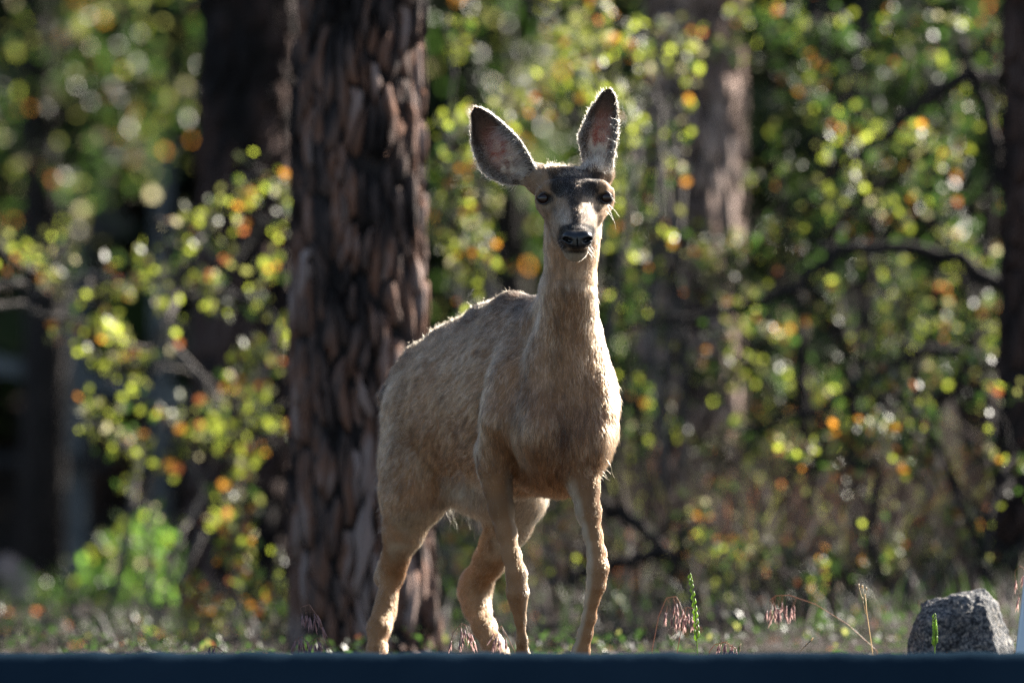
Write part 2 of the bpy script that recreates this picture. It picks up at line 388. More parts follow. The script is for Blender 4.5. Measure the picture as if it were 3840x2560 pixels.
# hind legs
chain([(1600, 1560, .50, 150), (1566, 1740, .46, 128), (1546, 1864, .44, 116)], .05, DN - FW * .3, .016, TAN)
chain([(1690, 1700, .38, 100), (1600, 1850, .40, 78)], .05, DN, .016, TAN)
chain([(1546, 1864, .44, 114), (1514, 1990, .48, 82), (1482, 2095, .55, 51), (1470, 2150, .58, 47), (1450, 2248, .57, 35), (1441, 2298, .56, 40), (1421, 2352, .53, 43), (1412, 2440, .50, 36), (1412, 2490, .48, 30), (1414, 2522, .46, 23)], .025, None, .007, LEG, [TAN] + [LEG] * 12)
cone(v3(1446, 2120, .60), v3(1436, 2165, .62), M(30), M(34), .02, DN, .009, LEG)
chain([(1860, 1640, .40, 130), (1945, 1800, .32, 98), (1950, 1875, .31, 88)], .05, DN, .018, TAN)
chain([(1950, 1875, .31, 86), (1910, 1963, .36, 80), (1873, 2034, .41, 66), (1838, 2100, .46, 56), (1788, 2182, .52, 54), (1779, 2221, .53, 53), (1788, 2281, .51, 44), (1814, 2347, .46, 38), (1846, 2413, .42, 34), (1866, 2451, .40, 32), (1882, 2490, .38, 30), (1890, 2522, .35, 23)], .025, None, .009, LEG)
# belly hair and udder
ell(v3(1850, 1835, .32), (.16, .10, .07), .05, DN - FW * .5, .024, PALE)
ell(v3(1950, 1775, .12), (.16, .10, .06), .05, DN * .6 - FW, .012, PALE * .55)
# tail, lying close
chain([(1500, 1400, .62, 30), (1466, 1480, .70, 32), (1470, 1600, .71, 20)], .02, None, .022, BACK)
# head
UPB = np.array([0, .35, 1.0])
chain([(2150, 712, -.37, 88), (2150, 765, -.42, 92), (2156, 835, -.48, 68), (2163, 893, -.545, 50)], .03, UPB, .007, FACE)
chain([(2148, 800, -.37, 98), (2148, 880, -.37, 86), (2145, 960, -.36, 80)], .04, DN + FW * .15, .011, TAN * .95)
chain([(2150, 860, -.44, 76), (2158, 925, -.52, 44), (2157, 944, -.53, 32)], .025, UPB * .5, .005, GREYC)
chain([(2032, 722, -.405, 17), (2062, 706, -.435, 24), (2095, 700, -.445, 26)], .018, UPB, .005, FACE)
chain([(2282, 720, -.405, 17), (2252, 704, -.435, 24), (2215, 700, -.445, 26)], .018, UPB, .005, FACE)
chain([(2040, 772, -.40, 20), (2085, 800, -.43, 34)], .03, UPB, .007, FACE)
chain([(2272, 770, -.40, 20), (2228, 800, -.43, 34)], .03, UPB, .007, FACE)
chain([(2060, 742, -.385, 40), (2100, 742, -.40, 52)], .03, UPB, .007, FACE)
chain([(2252, 740, -.385, 40), (2214, 742, -.40, 52)], .03, UPB, .007, FACE)
ell(v3(2082, 650, -.37), (.03, .024, .022), .02, UPB, .012, FACE)
ell(v3(2222, 648, -.37), (.03, .024, .022), .02, UPB, .012, FACE)
chain([(2075, 715, -.35, 58), (2020, 672, -.34, 42), (1985, 640, -.33, 34)], .03, None, .01, FACE)
chain([(2220, 705, -.35, 56), (2248, 650, -.34, 42), (2252, 600, -.33, 34)], .03, None, .01, FACE)
# ears: a cupped shell with its own outline
EARS = []
def ear(b, t, y0, y1, vs, nneg, npos, cup, yaw):
    B = v3(*b, y0); T = v3(*t, y1); vd = T - B; L = np.linalg.norm(vd); vd /= L
    w = np.array([yaw, -1.0, 0.05]); w -= vd * w.dot(vd); w /= np.linalg.norm(w)
    nd = np.cross(vd, w); nd *= np.sign(nd[0])
    px = K * DIST / DIST
    vs = np.array(vs) * px; a = np.array(nneg) * px; c = np.array(npos) * px
    def coords(X):
        q = X - B; v = q @ vd; n = q @ nd; u = q @ w
        lo = np.interp(v, vs, -a); hi = np.interp(v, vs, c)
        mid = (lo + hi) / 2; half = np.maximum((hi - lo) / 2, .0015)
        r = (n - mid) / half
        return v, n, u, lo, hi, r, half
    def fn(X):
        v, n, u, lo, hi, r, half = coords(X)
        rc = np.clip(r, -1.15, 1.15)
        u0 = cup * rc * rc * np.clip(half / .06, .3, 1) - .012 * np.clip(v / .2, 0, 1) ** 2
        dsh = (np.abs(u - u0) - .0030) / np.sqrt(1 + (2 * cup * rc / np.maximum(half, .02)) ** 2)
        dout = np.maximum(np.maximum(lo - n, n - hi) * .8, np.maximum(-v, v - vs[-1]))
        return np.maximum(dsh, dout)
    cen = (B + T) / 2
    prims.append((fn, cen - .17, cen + .17, .012, vd * 1.0, .007, GREYC))
    EARS.append((coords, cup, vd, w, nd, cen))
ear((2000, 665), (1790, 413), -.335, -.345, [0, 25, 50, 90, 131, 173, 238, 270, 300, 322, 334, 340], [44, 74, 97, 115, 127, 121, 95, 74, 50, 34, 20, 4], [30, 40, 50, 61, 67, 65, 52, 42, 29, 16, 6, -2], .036, -.45)
ear((2245, 665), (2285, 335), -.335, -.345, [0, 20, 56, 91, 131, 160, 195, 236, 279, 305, 322, 333], [30, 48, 65, 76, 88, 86, 75, 66, 46, 33, 20, 2], [50, 55, 57, 60, 63, 63, 60, 52, 40, 28, 16, 2], .034, -.25)

def build_sdf():
    D = np.full(GN, 1.0, np.float32)
    ax = [G0[i] + VOX * np.arange(GN[i]) for i in range(3)]
    for fn, lo, hi, k, *_ in prims:
        pad = k + .02
        i0 = np.clip(((lo - pad - G0) / VOX).astype(int), 0, GN - 1); i1 = np.clip(((hi + pad - G0) / VOX).astype(int) + 2, 1, GN)
        X = np.stack(np.meshgrid(ax[0][i0[0]:i1[0]], ax[1][i0[1]:i1[1]], ax[2][i0[2]:i1[2]], indexing='ij'), -1)
        d = fn(X).astype(np.float32)
        S = D[i0[0]:i1[0], i0[1]:i1[1], i0[2]:i1[2]]
        h = np.maximum(k - np.abs(S - d), 0) / k
        D[i0[0]:i1[0], i0[1]:i1[1], i0[2]:i1[2]] = np.minimum(S, d) - h * h * k * .25
    return D
def surface_nets(D, g0, vox):
    s = D < 0
    cnt = np.zeros(np.array(D.shape) - 1, np.uint8)
    for dx in (0, 1):
        for dy in (0, 1):
            for dz in (0, 1):
                cnt += s[dx:dx + cnt.shape[0], dy:dy + cnt.shape[1], dz:dz + cnt.shape[2]]
    cells = np.argwhere((cnt > 0) & (cnt < 8))
    corner = np.array([(a, b, c) for a in (0, 1) for b in (0, 1) for c in (0, 1)])
    val = np.stack([D[tuple((cells + c).T)] for c in corner], 1).astype(float)
    acc = np.zeros((len(cells), 3)); num = np.zeros(len(cells))
    for i in range(8):
        for j in range(i + 1, 8):
            if np.abs(corner[i] - corner[j]).sum() != 1: continue
            m = (val[:, i] < 0) != (val[:, j] < 0)
            t = val[m, i] / (val[m, i] - val[m, j])
            acc[m] += corner[i] + t[:, None] * (corner[j] - corner[i]); num[m] += 1
    verts = g0 + vox * (cells + acc / num[:, None])
    idx = np.full(cnt.shape, -1, np.int32); idx[tuple(cells.T)] = np.arange(len(cells))
    faces = []
    for ax_ in range(3):
        o1, o2 = [(1, 2), (2, 0), (0, 1)][ax_]
        sl = [slice(None)] * 3; sl2 = [slice(None)] * 3
        sl[ax_] = slice(0, -1); sl2[ax_] = slice(1, None)
        e = s[tuple(sl)] != s[tuple(sl2)]
        pts = np.argwhere(e); pts = pts[(pts[:, o1] > 0) & (pts[:, o2] > 0) & (pts[:, o1] < D.shape[o1] - 1) & (pts[:, o2] < D.shape[o2] - 1)]
        u1 = np.zeros(3, int); u1[o1] = 1; u2 = np.zeros(3, int); u2[o2] = 1
        q = np.stack([idx[tuple((pts - u1 - u2).T)], idx[tuple((pts - u2).T)], idx[tuple(pts.T)], idx[tuple((pts - u1).T)]], 1)
        ins = s[tuple(pts.T)]
        q[~ins] = q[~ins][:, ::-1]
        faces.append(q)
    return verts, np.concatenate(faces)
def laplace(V, F, it, lam=.5):
    E = np.concatenate([F[:, [0, 1]], F[:, [1, 2]], F[:, [2, 3]], F[:, [3, 0]]])
    for _ in range(it):
        acc = np.zeros_like(V); n = np.zeros(len(V))
        for c in range(3):
            acc[:, c] = np.bincount(E[:, 0], V[E[:, 1], c], len(V)) + np.bincount(E[:, 1], V[E[:, 0], c], len(V))
        n = np.bincount(E[:, 0], minlength=len(V)) + np.bincount(E[:, 1], minlength=len(V))
        V = V + lam * (acc / n[:, None] - V)
    return V
def normals(V, F):
    n = np.cross(V[F[:, 2]] - V[F[:, 0]], V[F[:, 3]] - V[F[:, 1]])
    N = np.zeros_like(V)
    for j in range(4):
        for c in range(3): N[:, c] += np.bincount(F[:, j], n[:, c], len(V))
    return N / (np.linalg.norm(N, axis=1)[:, None] + 1e-12), n

D = build_sdf()
V, F = surface_nets(D, G0, VOX)
del D
V = laplace(V, F, 2)
V0 = V.copy()
def vnoise(X, s, o=0.0):
    """cheap smooth value noise, vectorised"""
    X = X * s + o
    i = np.floor(X).astype(np.int64); f = X - i; f = f * f * (3 - 2 * f)
    def h(a): 
        n = (a[:, 0] * 73856093) ^ (a[:, 1] * 19349663) ^ (a[:, 2] * 83492791)
        n = (n ^ (n >> 13)) * 1274126177 & 0x7fffffff
        return (n % 100003) / 50001.5 - 1
    r = 0
    for dx in (0, 1):
        for dy in (0, 1):
            for dz in (0, 1):
                w = (f[:, 0] if dx else 1 - f[:, 0]) * (f[:, 1] if dy else 1 - f[:, 1]) * (f[:, 2] if dz else 1 - f[:, 2])
                r = r + w * h(i + np.array([dx, dy, dz]))
    return r
# blend of what the anatomy says at each vertex: lie of the hair, its length, its colour
W = np.zeros(len(V)); FL = np.zeros((len(V), 3)); LN = np.zeros(len(V)); CO = np.zeros((len(V), 3))
for fn, lo, hi, k, flow, ln, col in prims:
    m = np.all((V > lo - .07) & (V < hi + .07), 1)
    d = fn(V[m]); w = np.exp(-np.maximum(d, -.03) / .008)
    f = flow / np.linalg.norm(flow)
    W[m] += w; FL[m] += w[:, None] * f; LN[m] += w * ln; CO[m] += w[:, None] * np.asarray(col)
W += 1e-12; FL /= W[:, None]; LN /= W; CO /= W[:, None]
N, _ = normals(V, F)
head_m = (V[:, 2] > 1.02) & (V[:, 1] < -.28)
body_w = np.clip((V[:, 2] - .55) / .1, 0, 1) * (~head_m)
V = V + N * (vnoise(V, 14) * .0022 + vnoise(V, 45, 3.3) * .0010)[:, None] * np.clip(body_w + .25, 0, 1)[:, None] * (~head_m)[:, None]
N, _ = normals(V, F)

# photo-row/column of each vertex, for markings that follow anatomy seen from the front
def proj(X):
    q = X - np.array([0, -DIST, CAMZ]); zf = q[:, 1] * cp + q[:, 2] * sp_; yv = -q[:, 1] * sp_ + q[:, 2] * cp
    return 1920 + FPX * q[:, 0] / zf, 1280 - FPX * yv / zf
def sm(a, b, x): t = np.clip((x - a) / (b - a), 0, 1); return t * t * (3 - 2 * t)
def mark(X, N, CO):
    """coat colour: markings on the face, pale parts, dark back line, mottling, a painted shoulder shadow"""
    px, py = proj(X); col = CO.copy()
    def put(w, c):
        nonlocal col
        col = col * (1 - w[:, None]) + np.asarray(c) * w[:, None]
    hd = ((X[:, 2] > 1.0) & (X[:, 1] < -.29)).astype(float)
    onf = hd * sm(.15, -.15, N[:, 1])              # faces forward
    # back line and top of the trunk
    tr = (1 - hd) * (X[:, 1] > -.25)
    put(tr * sm(.55, .95, N[:, 2]) * sm(.85, .9, X[:, 2]) * .7, BACK * .8)
    put(tr * sm(.70, 1.0, X[:, 2]) * sm(-.2, .5, N[:, 2]) * .55, BACK)
    put(tr * sm(.62, .50, X[:, 2]) * sm(-.6, .1, N[:, 2]) * sm(.45, .52, X[:, 2]) * .30, TAN * np.array((1.25, 1.1, .9)))
    put((1 - hd) * sm(.2, .55, vnoise(X * np.array([1, 1, .45]), 13, 21)) * (X[:, 2] > .5) * .38, TAN * .5)
    put((1 - hd) * (X[:, 1] < -.18) * (X[:, 2] > .72) * np.exp(-((px - (2095 - (py - 1100) * .05)) / 22) ** 2) * .45, TAN * .5)
    put((1 - hd) * (X[:, 1] < -.05) * (px > 1840) * (px < 1990) * sm(1200, 1320, py) * sm(1900, 1700, py) * np.exp(-((px - 1985 + (py - 1250) * .12) / 26) ** 2) * .4, TAN * .5)  # shadow along the shoulder, put into the coat colour
    # pale belly, groin, inner thighs and lower inside of the legs
    put((1 - hd) * sm(-.35, -.8, N[:, 2]) * sm(.55, .50, X[:, 2]) * (X[:, 1] > .0) * sm(.3, .36, X[:, 2]), PALE)
    ins = (px > 1560) & (px < 1700) & (X[:, 1] > .2) & (X[:, 1] < .62)
    put(ins * sm(.1, .7, N[:, 0]) * sm(.62, .54, X[:, 2]) * sm(.25, .33, X[:, 2]) * .6, PALE * .8)
    fl_in = (X[:, 1] < -.27) & (px > 2100) & (X[:, 2] < .58)
    put(fl_in * sm(-.2, -.75, N[:, 0]) * .75, PALE * .85)
    rl_in = (X[:, 1] < -.1) & (px < 2010) & (X[:, 2] < .55)
    put(rl_in * sm(.3, .85, N[:, 0]) * .6, PALE * .75)
    hl_in = (X[:, 1] > .25) & (px > 1700) & (X[:, 2] < .55)
    put(hl_in * sm(.2, .8, N[:, 0]) * .55, PALE * .8)
    put((1 - hd) * (X[:, 1] > .45) * (X[:, 1] < .7) * (px > 1600) * (px < 1780) * sm(.32, .25, X[:, 2]) * sm(.05, .12, X[:, 2]) * .35, LEG * 1.3)
    # chest centre, darker and redder
    put((1 - hd) * (X[:, 1] < -.2) * np.exp(-((px - 2112) / 42) ** 2) * np.exp(-((py - 1650) / 120) ** 2) * .65, (.14, .075, .045))
    put((1 - hd) * (X[:, 1] < -.1) * np.exp(-((px - 2090) / 130) ** 2) * np.exp(-((py - 1770) / 60) ** 2) * .5, (.34, .17, .08))
    # face
    def g(cx, cy, sx, sy, rot=0):
        c, s = math.cos(rot), math.sin(rot); dx, dy = px - cx, py - cy
        return np.exp(-((dx * c + dy * s) / sx) ** 2 - ((-dx * s + dy * c) / sy) ** 2)
    dark = (.038, .035, .036)
    brow = np.clip(g(2105, 662, 40, 24, .3) + g(2215, 660, 40, 24, -.3) + g(2150, 672, 84, 52) + g(2098, 712, 30, 24, .6) + g(2218, 718, 26, 26, -.6), 0, 1)
    rag = 1 + .3 * vnoise(X, 60, 24) + .35 * vnoise(X, 150, 4) + .35 * vnoise(X, 320, 14)
    put(onf * sm(.18, .7, brow * rag) * .95, dark)
    put(onf * g(2165, 690, 40, 10, .1) * .45, (.16, .13, .10))
    put(hd * g(2085, 640, 22, 14) * .8, (.20, .13, .08)); put(hd * g(2222, 638, 24, 14) * .8, (.20, .13, .08))
    wd = 13 + 26 * sm(800, 700, py) + 8 * sm(820, 860, py)
    strip = sm(1.7, .45, np.abs(px - (2150 + (py - 740) * .10)) / wd) * sm(905, 880, py) * sm(680, 700, py)
    put(onf * np.clip(strip * rag, 0, 1) * .9, dark)
    put(onf * np.clip(g(2112, 835, 34, 45) + g(2212, 820, 30, 60), 0, 1) * (1 - strip) * .7, (.42, .375, .34))
    put(onf * np.clip(g(2105, 800, 26, 50, .1) + g(2205, 800, 26, 50, -.1), 0, 1) * .35, GREYC * 1.1)
    put(hd * sm(.3, .7, g(2044, 746, 40, 25) + g(2266, 744, 40, 25)) * .95, (.03, .025, .022))
    put(onf * np.clip(g(2245, 790, 14, 26, .3) + g(2078, 790, 12, 22, -.3), 0, 1) * .6, (.07, .05, .04))
    put(hd * np.clip(g(2046, 778, 22, 8, -.2) + g(2262, 778, 22, 8, .2), 0, 1) * .75, (.40, .33, .25))
    put(hd * (X[:, 1] < -.47) * sm(.35, .7, np.clip(g(2112, 905, 26, 40) + g(2218, 905, 24, 40) + g(2165, 856, 62, 22), 0, 1)) * .95, (.025, .022, .022))
    put(hd * sm(938, 952, py) * sm(1000, 982, py) * np.exp(-((px - 2152) / 62) ** 4) * (X[:, 1] < -.45), np.array((.42, .37, .30)))
    put(hd * np.exp(-((py - 944) / 6) ** 2) * np.exp(-((px - 2160) / 45) ** 4) * (X[:, 1] < -.45) * .9, (.03, .025, .02))
    put(hd * sm(945, 985, py) * (X[:, 1] > -.47) * np.exp(-((px - 2150) / 50) ** 2) * .3, PALE)
    put((1 - hd) * sm(2170, 2215, px) * sm(1450, 1150, py) * (X[:, 1] < -.2) * .25, PALE)
    # ears
    for coords, cup, vd, w, nd, cen in EARS:
        v, n, u, lo, hi, r, half = coords(X)
        inside = (np.abs(r) < 1.4) & (v > .012) & (v < .25) & (np.linalg.norm(X - cen, axis=1) < .18) & (u > -.04)
        fr = (N @ w) > .1
        e = inside & fr
        put(e * 1.0, (.18, .12, .085))
        put(e * np.exp(-((v - .11) / .05) ** 2) * sm(.75, .2, np.abs(r)) * .9, (.46, .18, .13))
        hair = np.clip(1.2 - np.abs(r) * 1.1, 0, 1) * sm(.17, .07, v)
        put(e * hair * sm(-.4, .5, vnoise(X, 90)) * .92, (.72, .63, .52))
        put(e * sm(.85, .98, np.abs(r)) * .8, (.6, .52, .43))
        put(e * sm(.15, .22, v) * sm(.95, .7, np.abs(r)) * .6, (.06, .045, .038))
        put(e * np.exp(-((np.abs(r) - .72) / .16) ** 2) * .7, (.07, .05, .04))
        put((inside & ~fr) * .6, GREYC * .8)
        put((inside & ~fr) * sm(.17, .23, v) * .7, (.06, .05, .045))
    mot = 1 + .14 * vnoise(X, 22) + .10 * vnoise(X * np.array([1, 1, .5]), 70, 5)
    return np.clip(col * mot[:, None], 0.01, .9)
VC = mark(V, N, CO)

def vcol_mat(name, rough, bumps=0):
    m = mat(name, rough=rough, spec=.15)
    a = nn(m, 'ShaderNodeAttribute'); a.attribute_name = 'coat'; base(m, a.outputs['Color'])
    return m
SKIN = vcol_mat('deer_coat', .9)
me = bpy.data.meshes.new('deer')
ORG = np.array(P(1800, 2556, .1)); ORG[2] = 0
me.vertices.add(len(V)); me.vertices.foreach_set('co', (V - ORG).ravel())
me.loops.add(len(F) * 4); me.loops.foreach_set('vertex_index', F.ravel().astype(np.int32))
me.polygons.add(len(F)); me.polygons.foreach_set('loop_start', np.arange(0, len(F) * 4, 4, dtype=np.int32))
me.polygons.foreach_set('use_smooth', np.ones(len(F), bool))
me.materials.append(SKIN); me.update(); me.validate()
ca = me.attributes.new('coat', 'FLOAT_COLOR', 'POINT')
ca.data.foreach_set('color', np.concatenate([VC ** 1.35 * np.where(head_m, .7, .75 - .27 * sm(.3, .6, V[:, 2]))[:, None], np.ones((len(V), 1))], 1).astype(np.float32).ravel())  # skin darkened to put shade into the gaps between hairs
deer = link('deer', me, None, Vector(ORG))
tag(deer, 'brown doe with large ears standing before the shrubs and looking at the viewer', 'deer')

# fur: one hair object, combed along the lie of the coat
def make_hair(name, roots, dirs, lens, cols, rad, npt=4, material=None, curl=.0):
    n = len(roots)
    hc = bpy.data.hair_curves.new(name); hc.add_curves([npt] * n)
    t = np.linspace(0, 1, npt)
    p = roots[:, None, :] + dirs[0][:, None, :] * (lens[:, None] * t)[..., None] + dirs[1][:, None, :] * (lens[:, None] * t ** 2)[..., None]
    if curl:
        p = p + rng.normal(0, curl, (n, npt, 3)) * (t ** 1.5)[None, :, None] * lens[:, None, None]
    hc.attributes['position'].data.foreach_set('vector', (p - ORG).astype(np.float32).ravel())
    r = hc.attributes.new('radius', 'FLOAT', 'POINT')
    r.data.foreach_set('value', (rad[:, None] * np.linspace(1, .25, npt)).astype(np.float32).ravel())
    c = hc.attributes.new('coat', 'FLOAT_COLOR', 'CURVE')
    c.data.foreach_set('color', np.concatenate([cols, np.ones((n, 1))], 1).astype(np.float32).ravel())
    hc.materials.append(material)
    o = bpy.data.objects.new(name, hc); C.objects.link(o); o.parent = deer
    return o
HM = bpy.data.materials.new('deer_fur'); HM.use_nodes = True
nt = HM.node_tree; nt.nodes.clear()
out = nt.nodes.new('ShaderNodeOutputMaterial'); coat_n = nt.nodes.new('ShaderNodeAttribute'); coat_n.attribute_name = 'coat'
hb = nt.nodes.new('ShaderNodeBsdfHairPrincipled'); hb.model = 'CHIANG'; hb.parametrization = 'COLOR'
hb.inputs['Roughness'].default_value = .35; hb.inputs['IOR'].default_value = 1.38; hb.inputs['Radial Roughness'].default_value = .6
nt.links.new(coat_n.outputs['Color'], hb.inputs['Color']); nt.links.new(hb.outputs[0], out.inputs[0])

def sample(n, wts):
    q = F[wts[0]]; 
    pick = rng.choice(len(q), n, p=wts[1] / wts[1].sum()); q = q[pick]
    a, b = rng.random((2, n))
    w = np.stack([(1 - a) * (1 - b), a * (1 - b), a * b, (1 - a) * b], 1)
    ip = lambda A: (A[q] * (w[..., None] if A.ndim == 2 else w)).sum(1)
    return ip(V), ip(N), ip(FL), ip(LN), ip(VC)
area = np.linalg.norm(np.cross(V[F[:, 2]] - V[F[:, 0]], V[F[:, 3]] - V[F[:, 1]]), axis=1) / 2
cen = V[F].mean(1); ok = cen[:, 2] > .05
headf = (cen[:, 2] > 1.0) & (cen[:, 1] < -.29)
wt = area * np.where(headf, 3.0, 1.0) * np.where(ok, 1, 0)
NH = 380000
R, RN, RF, RL, RC = sample(NH, (np.arange(len(F)), wt))
RN /= np.linalg.norm(RN, axis=1)[:, None]
tan_ = RF - RN * (RF * RN).sum(1)[:, None]; tan_ /= np.linalg.norm(tan_, axis=1)[:, None] + 1e-6
# swirls: the lie of the coat wanders
sw = vnoise(R, 9, 7) * .35 + vnoise(R, 55, 6) * .45 + rng.normal(0, .15, NH)
bi = np.cross(RN, tan_); tan_ = tan_ * np.cos(sw)[:, None] + bi * np.sin(sw)[:, None]
lift = np.clip(.30 + rng.normal(0, .10, NH) + .12 * vnoise(R, 25, 2), .1, .9)
clump = 1 + .3 * vnoise(R, 60, 9)
L = RL * np.clip(rng.normal(1, .28, NH), .4, 1.9) * clump
d0 = tan_ * .75 + RN * lift[:, None] * 1.2
d1 = tan_ * .25 - RN * (lift * .35)[:, None] + np.array([0, 0, -.10])
shade = np.clip(rng.normal(1.12, .25, NH), .45, 1.9)
fu = RF / (np.linalg.norm(RF, axis=1)[:, None] + 1e-6)
RS = R - .8 * fu * ((R - ORG - np.array([0, 0, .8])) * fu).sum(1)[:, None]
streak = 1 + .9 * vnoise(RS, 190, 11) + .55 * vnoise(RS, 95, 13) + .16 * vnoise(R, 30, 17)
legw = .4 + .6 * sm(.3, .6, R[:, 2])
streak = 1 - legw + legw * streak
streak = np.clip(streak, .22, 2.3); streak = np.where((R[:, 2] > 1.0) & (R[:, 1] < -.29), .3 + .7 * streak, streak)
HC = np.clip(RC ** 1.35 * .62 * streak[:, None] * shade[:, None] * np.where(rng.random(NH) < .22, .4, 1.12)[:, None], .006, .9)
hdm = (R[:, 2] > 1.0) & (R[:, 1] < -.29)
make_hair('fur', R - RN * .001, (d0, d1), L, HC, np.where(hdm, .00024, .00038), 4, HM, .03)

# long loose hairs: inside the ears, belly fringe, rump, chin and whiskers
def loose(mask, n, ln, col, dirn, rad=.0003, curl=.12, name='fur'):
    idx = np.nonzero(mask)[0]; pick = rng.choice(idx, n)
    r = V[pick]; nr = N[pick]
    dd = np.asarray(dirn, float)
    d = nr * .6 + dd * .7 + rng.normal(0, .3, (n, 3))
    b = dd * .3 + rng.normal(0, .25, (n, 3)) + np.array([0, 0, -.25])
    cc = np.clip(np.asarray(col) * rng.normal(1, .2, (n, 1)), .02, .95) * np.ones((n, 3))
    return r, d, b, ln * rng.uniform(.5, 1.3, n), cc, np.full(n, rad)
parts_ = []
pxv, pyv = proj(V)
for j, (coords, cup, vd, w, nd, ecen) in enumerate(EARS):
    v, n_, u, lo, hi, r_, half = coords(V)
    e = (np.abs(r_) < .95) & (v > .01) & (v < .15) & ((N @ w) > .2) & (np.linalg.norm(V - ecen, axis=1) < .17)
    parts_.append(loose(e, 1500, .020, (.60, .52, .43), vd * .5 - nd * (.6 if j == 0 else -.1) + w * .2))
    rim = (np.abs(r_) > .85) & (v > .03) & (np.linalg.norm(V - ecen, axis=1) < .17)
    parts_.append(loose(rim, 2500, .007, (.42, .34, .26), vd * .6, .00025, .1))
parts_.append(loose((pyv > 610) & (pyv < 665) & (pxv > 2050) & (pxv < 2250) & (V[:, 1] < -.3) & (N[:, 2] > .1), 900, .009, (.16, .11, .075), (0, .3, .7), .00022))
parts_.append(loose((N[:, 2] < -.3) & (V[:, 2] < .56) & (V[:, 2] > .35) & (V[:, 1] > .1) & (V[:, 1] < .55) & (pxv > 1660) & (pxv < 1850), 260, .028, (.30, .22, .14), (0, 0, -1), .00025))
parts_.append(loose((N[:, 2] > .45) & (V[:, 2] > .85) & (V[:, 1] > .0), 5200, .010, (.36, .22, .12), -FW * .8 + UPV * .25, .00028))
parts_.append(loose((N[:, 0] < -.4) & (pxv < 1500) & (V[:, 2] > .4), 900, .012, (.18, .12, .07), (-.4, 0.2, -.6), .0003))
parts_.append(loose((pxv > 2150) & (pyv > 1700) & (pyv < 1800) & (V[:, 1] < -.1) & (V[:, 2] > .45), 10, .02, (.30, .19, .10), (.3, -.2, -.6), .0003))
Rr, Dd, Bb, Ll, Cc, Ra = [np.concatenate([p[i] for p in parts_]) for i in range(6)]
make_hair('loose_hair', Rr, (Dd, Bb), Ll, Cc, Ra, 6, HM, .05)
wk = []
for k in range(16):
    side = 1 if k % 2 else -1
    a = v3(2163 + side * random.uniform(25, 60), random.uniform(895, 955), -.545)
    wk.append((a, np.array([side * random.uniform(.5, 1), -.3, random.uniform(-.9, .1)]), random.uniform(.018, .034)))
for a_, d_, l_ in [((2280, 728), (.6, -.3, -.25), .025), ((2284, 735), (.75, -.2, -.4), .025), ((2278, 770), (.45, -.2, -.9), .05), ((2280, 765), (.8, -.2, -.6), .035), ((2012, 690), (.5, -.6, -.4), .04), ((2030, 725), (-.6, -.4, .3), .035), ((2270, 790), (.7, -.2, -.5), .03)]:
    wk.append((v3(a_[0], a_[1], -.44), np.array(d_), l_))
wr = np.array([w[0] for w in wk]); wd = np.array([w[1] for w in wk]); wl = np.array([w[2] for w in wk])
make_hair('whiskers', wr, (wd, np.tile([0, 0, -.35], (len(wk), 1))), wl, np.tile([.55, .48, .4], (len(wk), 1)), np.full(len(wk), .00018), 7, HM, .02)

# eyes
EYE = mat('eye', (.014, .006, .004), .04, .35)
LIDM = mat('eyelid', (.02, .016, .014), .4, .5)
def nearest_y(px, py):
    q = (pxv - px) ** 2 + (pyv - py) ** 2; i = np.nonzero(q < 14 ** 2)[0]
    return V[i, 1].min()
def uvs(c, r, ax, nu=20, nv=12):
    vs = []; fs = []
    for i in range(nv + 1):
        a = math.pi * i / nv
        for j in range(nu):
            b = 2 * math.pi * j / nu
            q = np.array([math.sin(a) * math.cos(b), math.sin(a) * math.sin(b), math.cos(a)]) * r
            vs.append(c + q @ ax)
    for i in range(nv):
        for j in range(nu):
            a = i * nu + j; b = i * nu + (j + 1) % nu; fs.append((a, a + nu, b + nu, b))
    return vs, fs
for (px, py, sgn) in ((2039, 745, -1), (2272, 742, 1)):
    yy = nearest_y(px, py)
    c = v3(px, py, yy + .0085)
    ax = np.eye(3)
    vs, fs = uvs(np.zeros(3), np.array([.0168, .0145, .0160]), ax)
    o = link('eye', mesh('eye', vs, fs, [EYE]), deer, Vector(c - ORG))
    mb = MB()                         # lid margin
    for s_ in (1, -1):
        pts = []
        for t in np.linspace(-1, 1, 11):
            pts.append(Vector((t * .0180, -.0086 - .0052 * (1 - t * t), s_ * .0150 * (1 - t * t) ** .7 - .003 * t * sgn)))
        mb.tube(pts, [.0010 + .0011 * (1 - abs(t)) for t in np.linspace(-1, 1, 11)], 6)
    link('eyelid', mb.mesh('eyelid', [LIDM]), o)
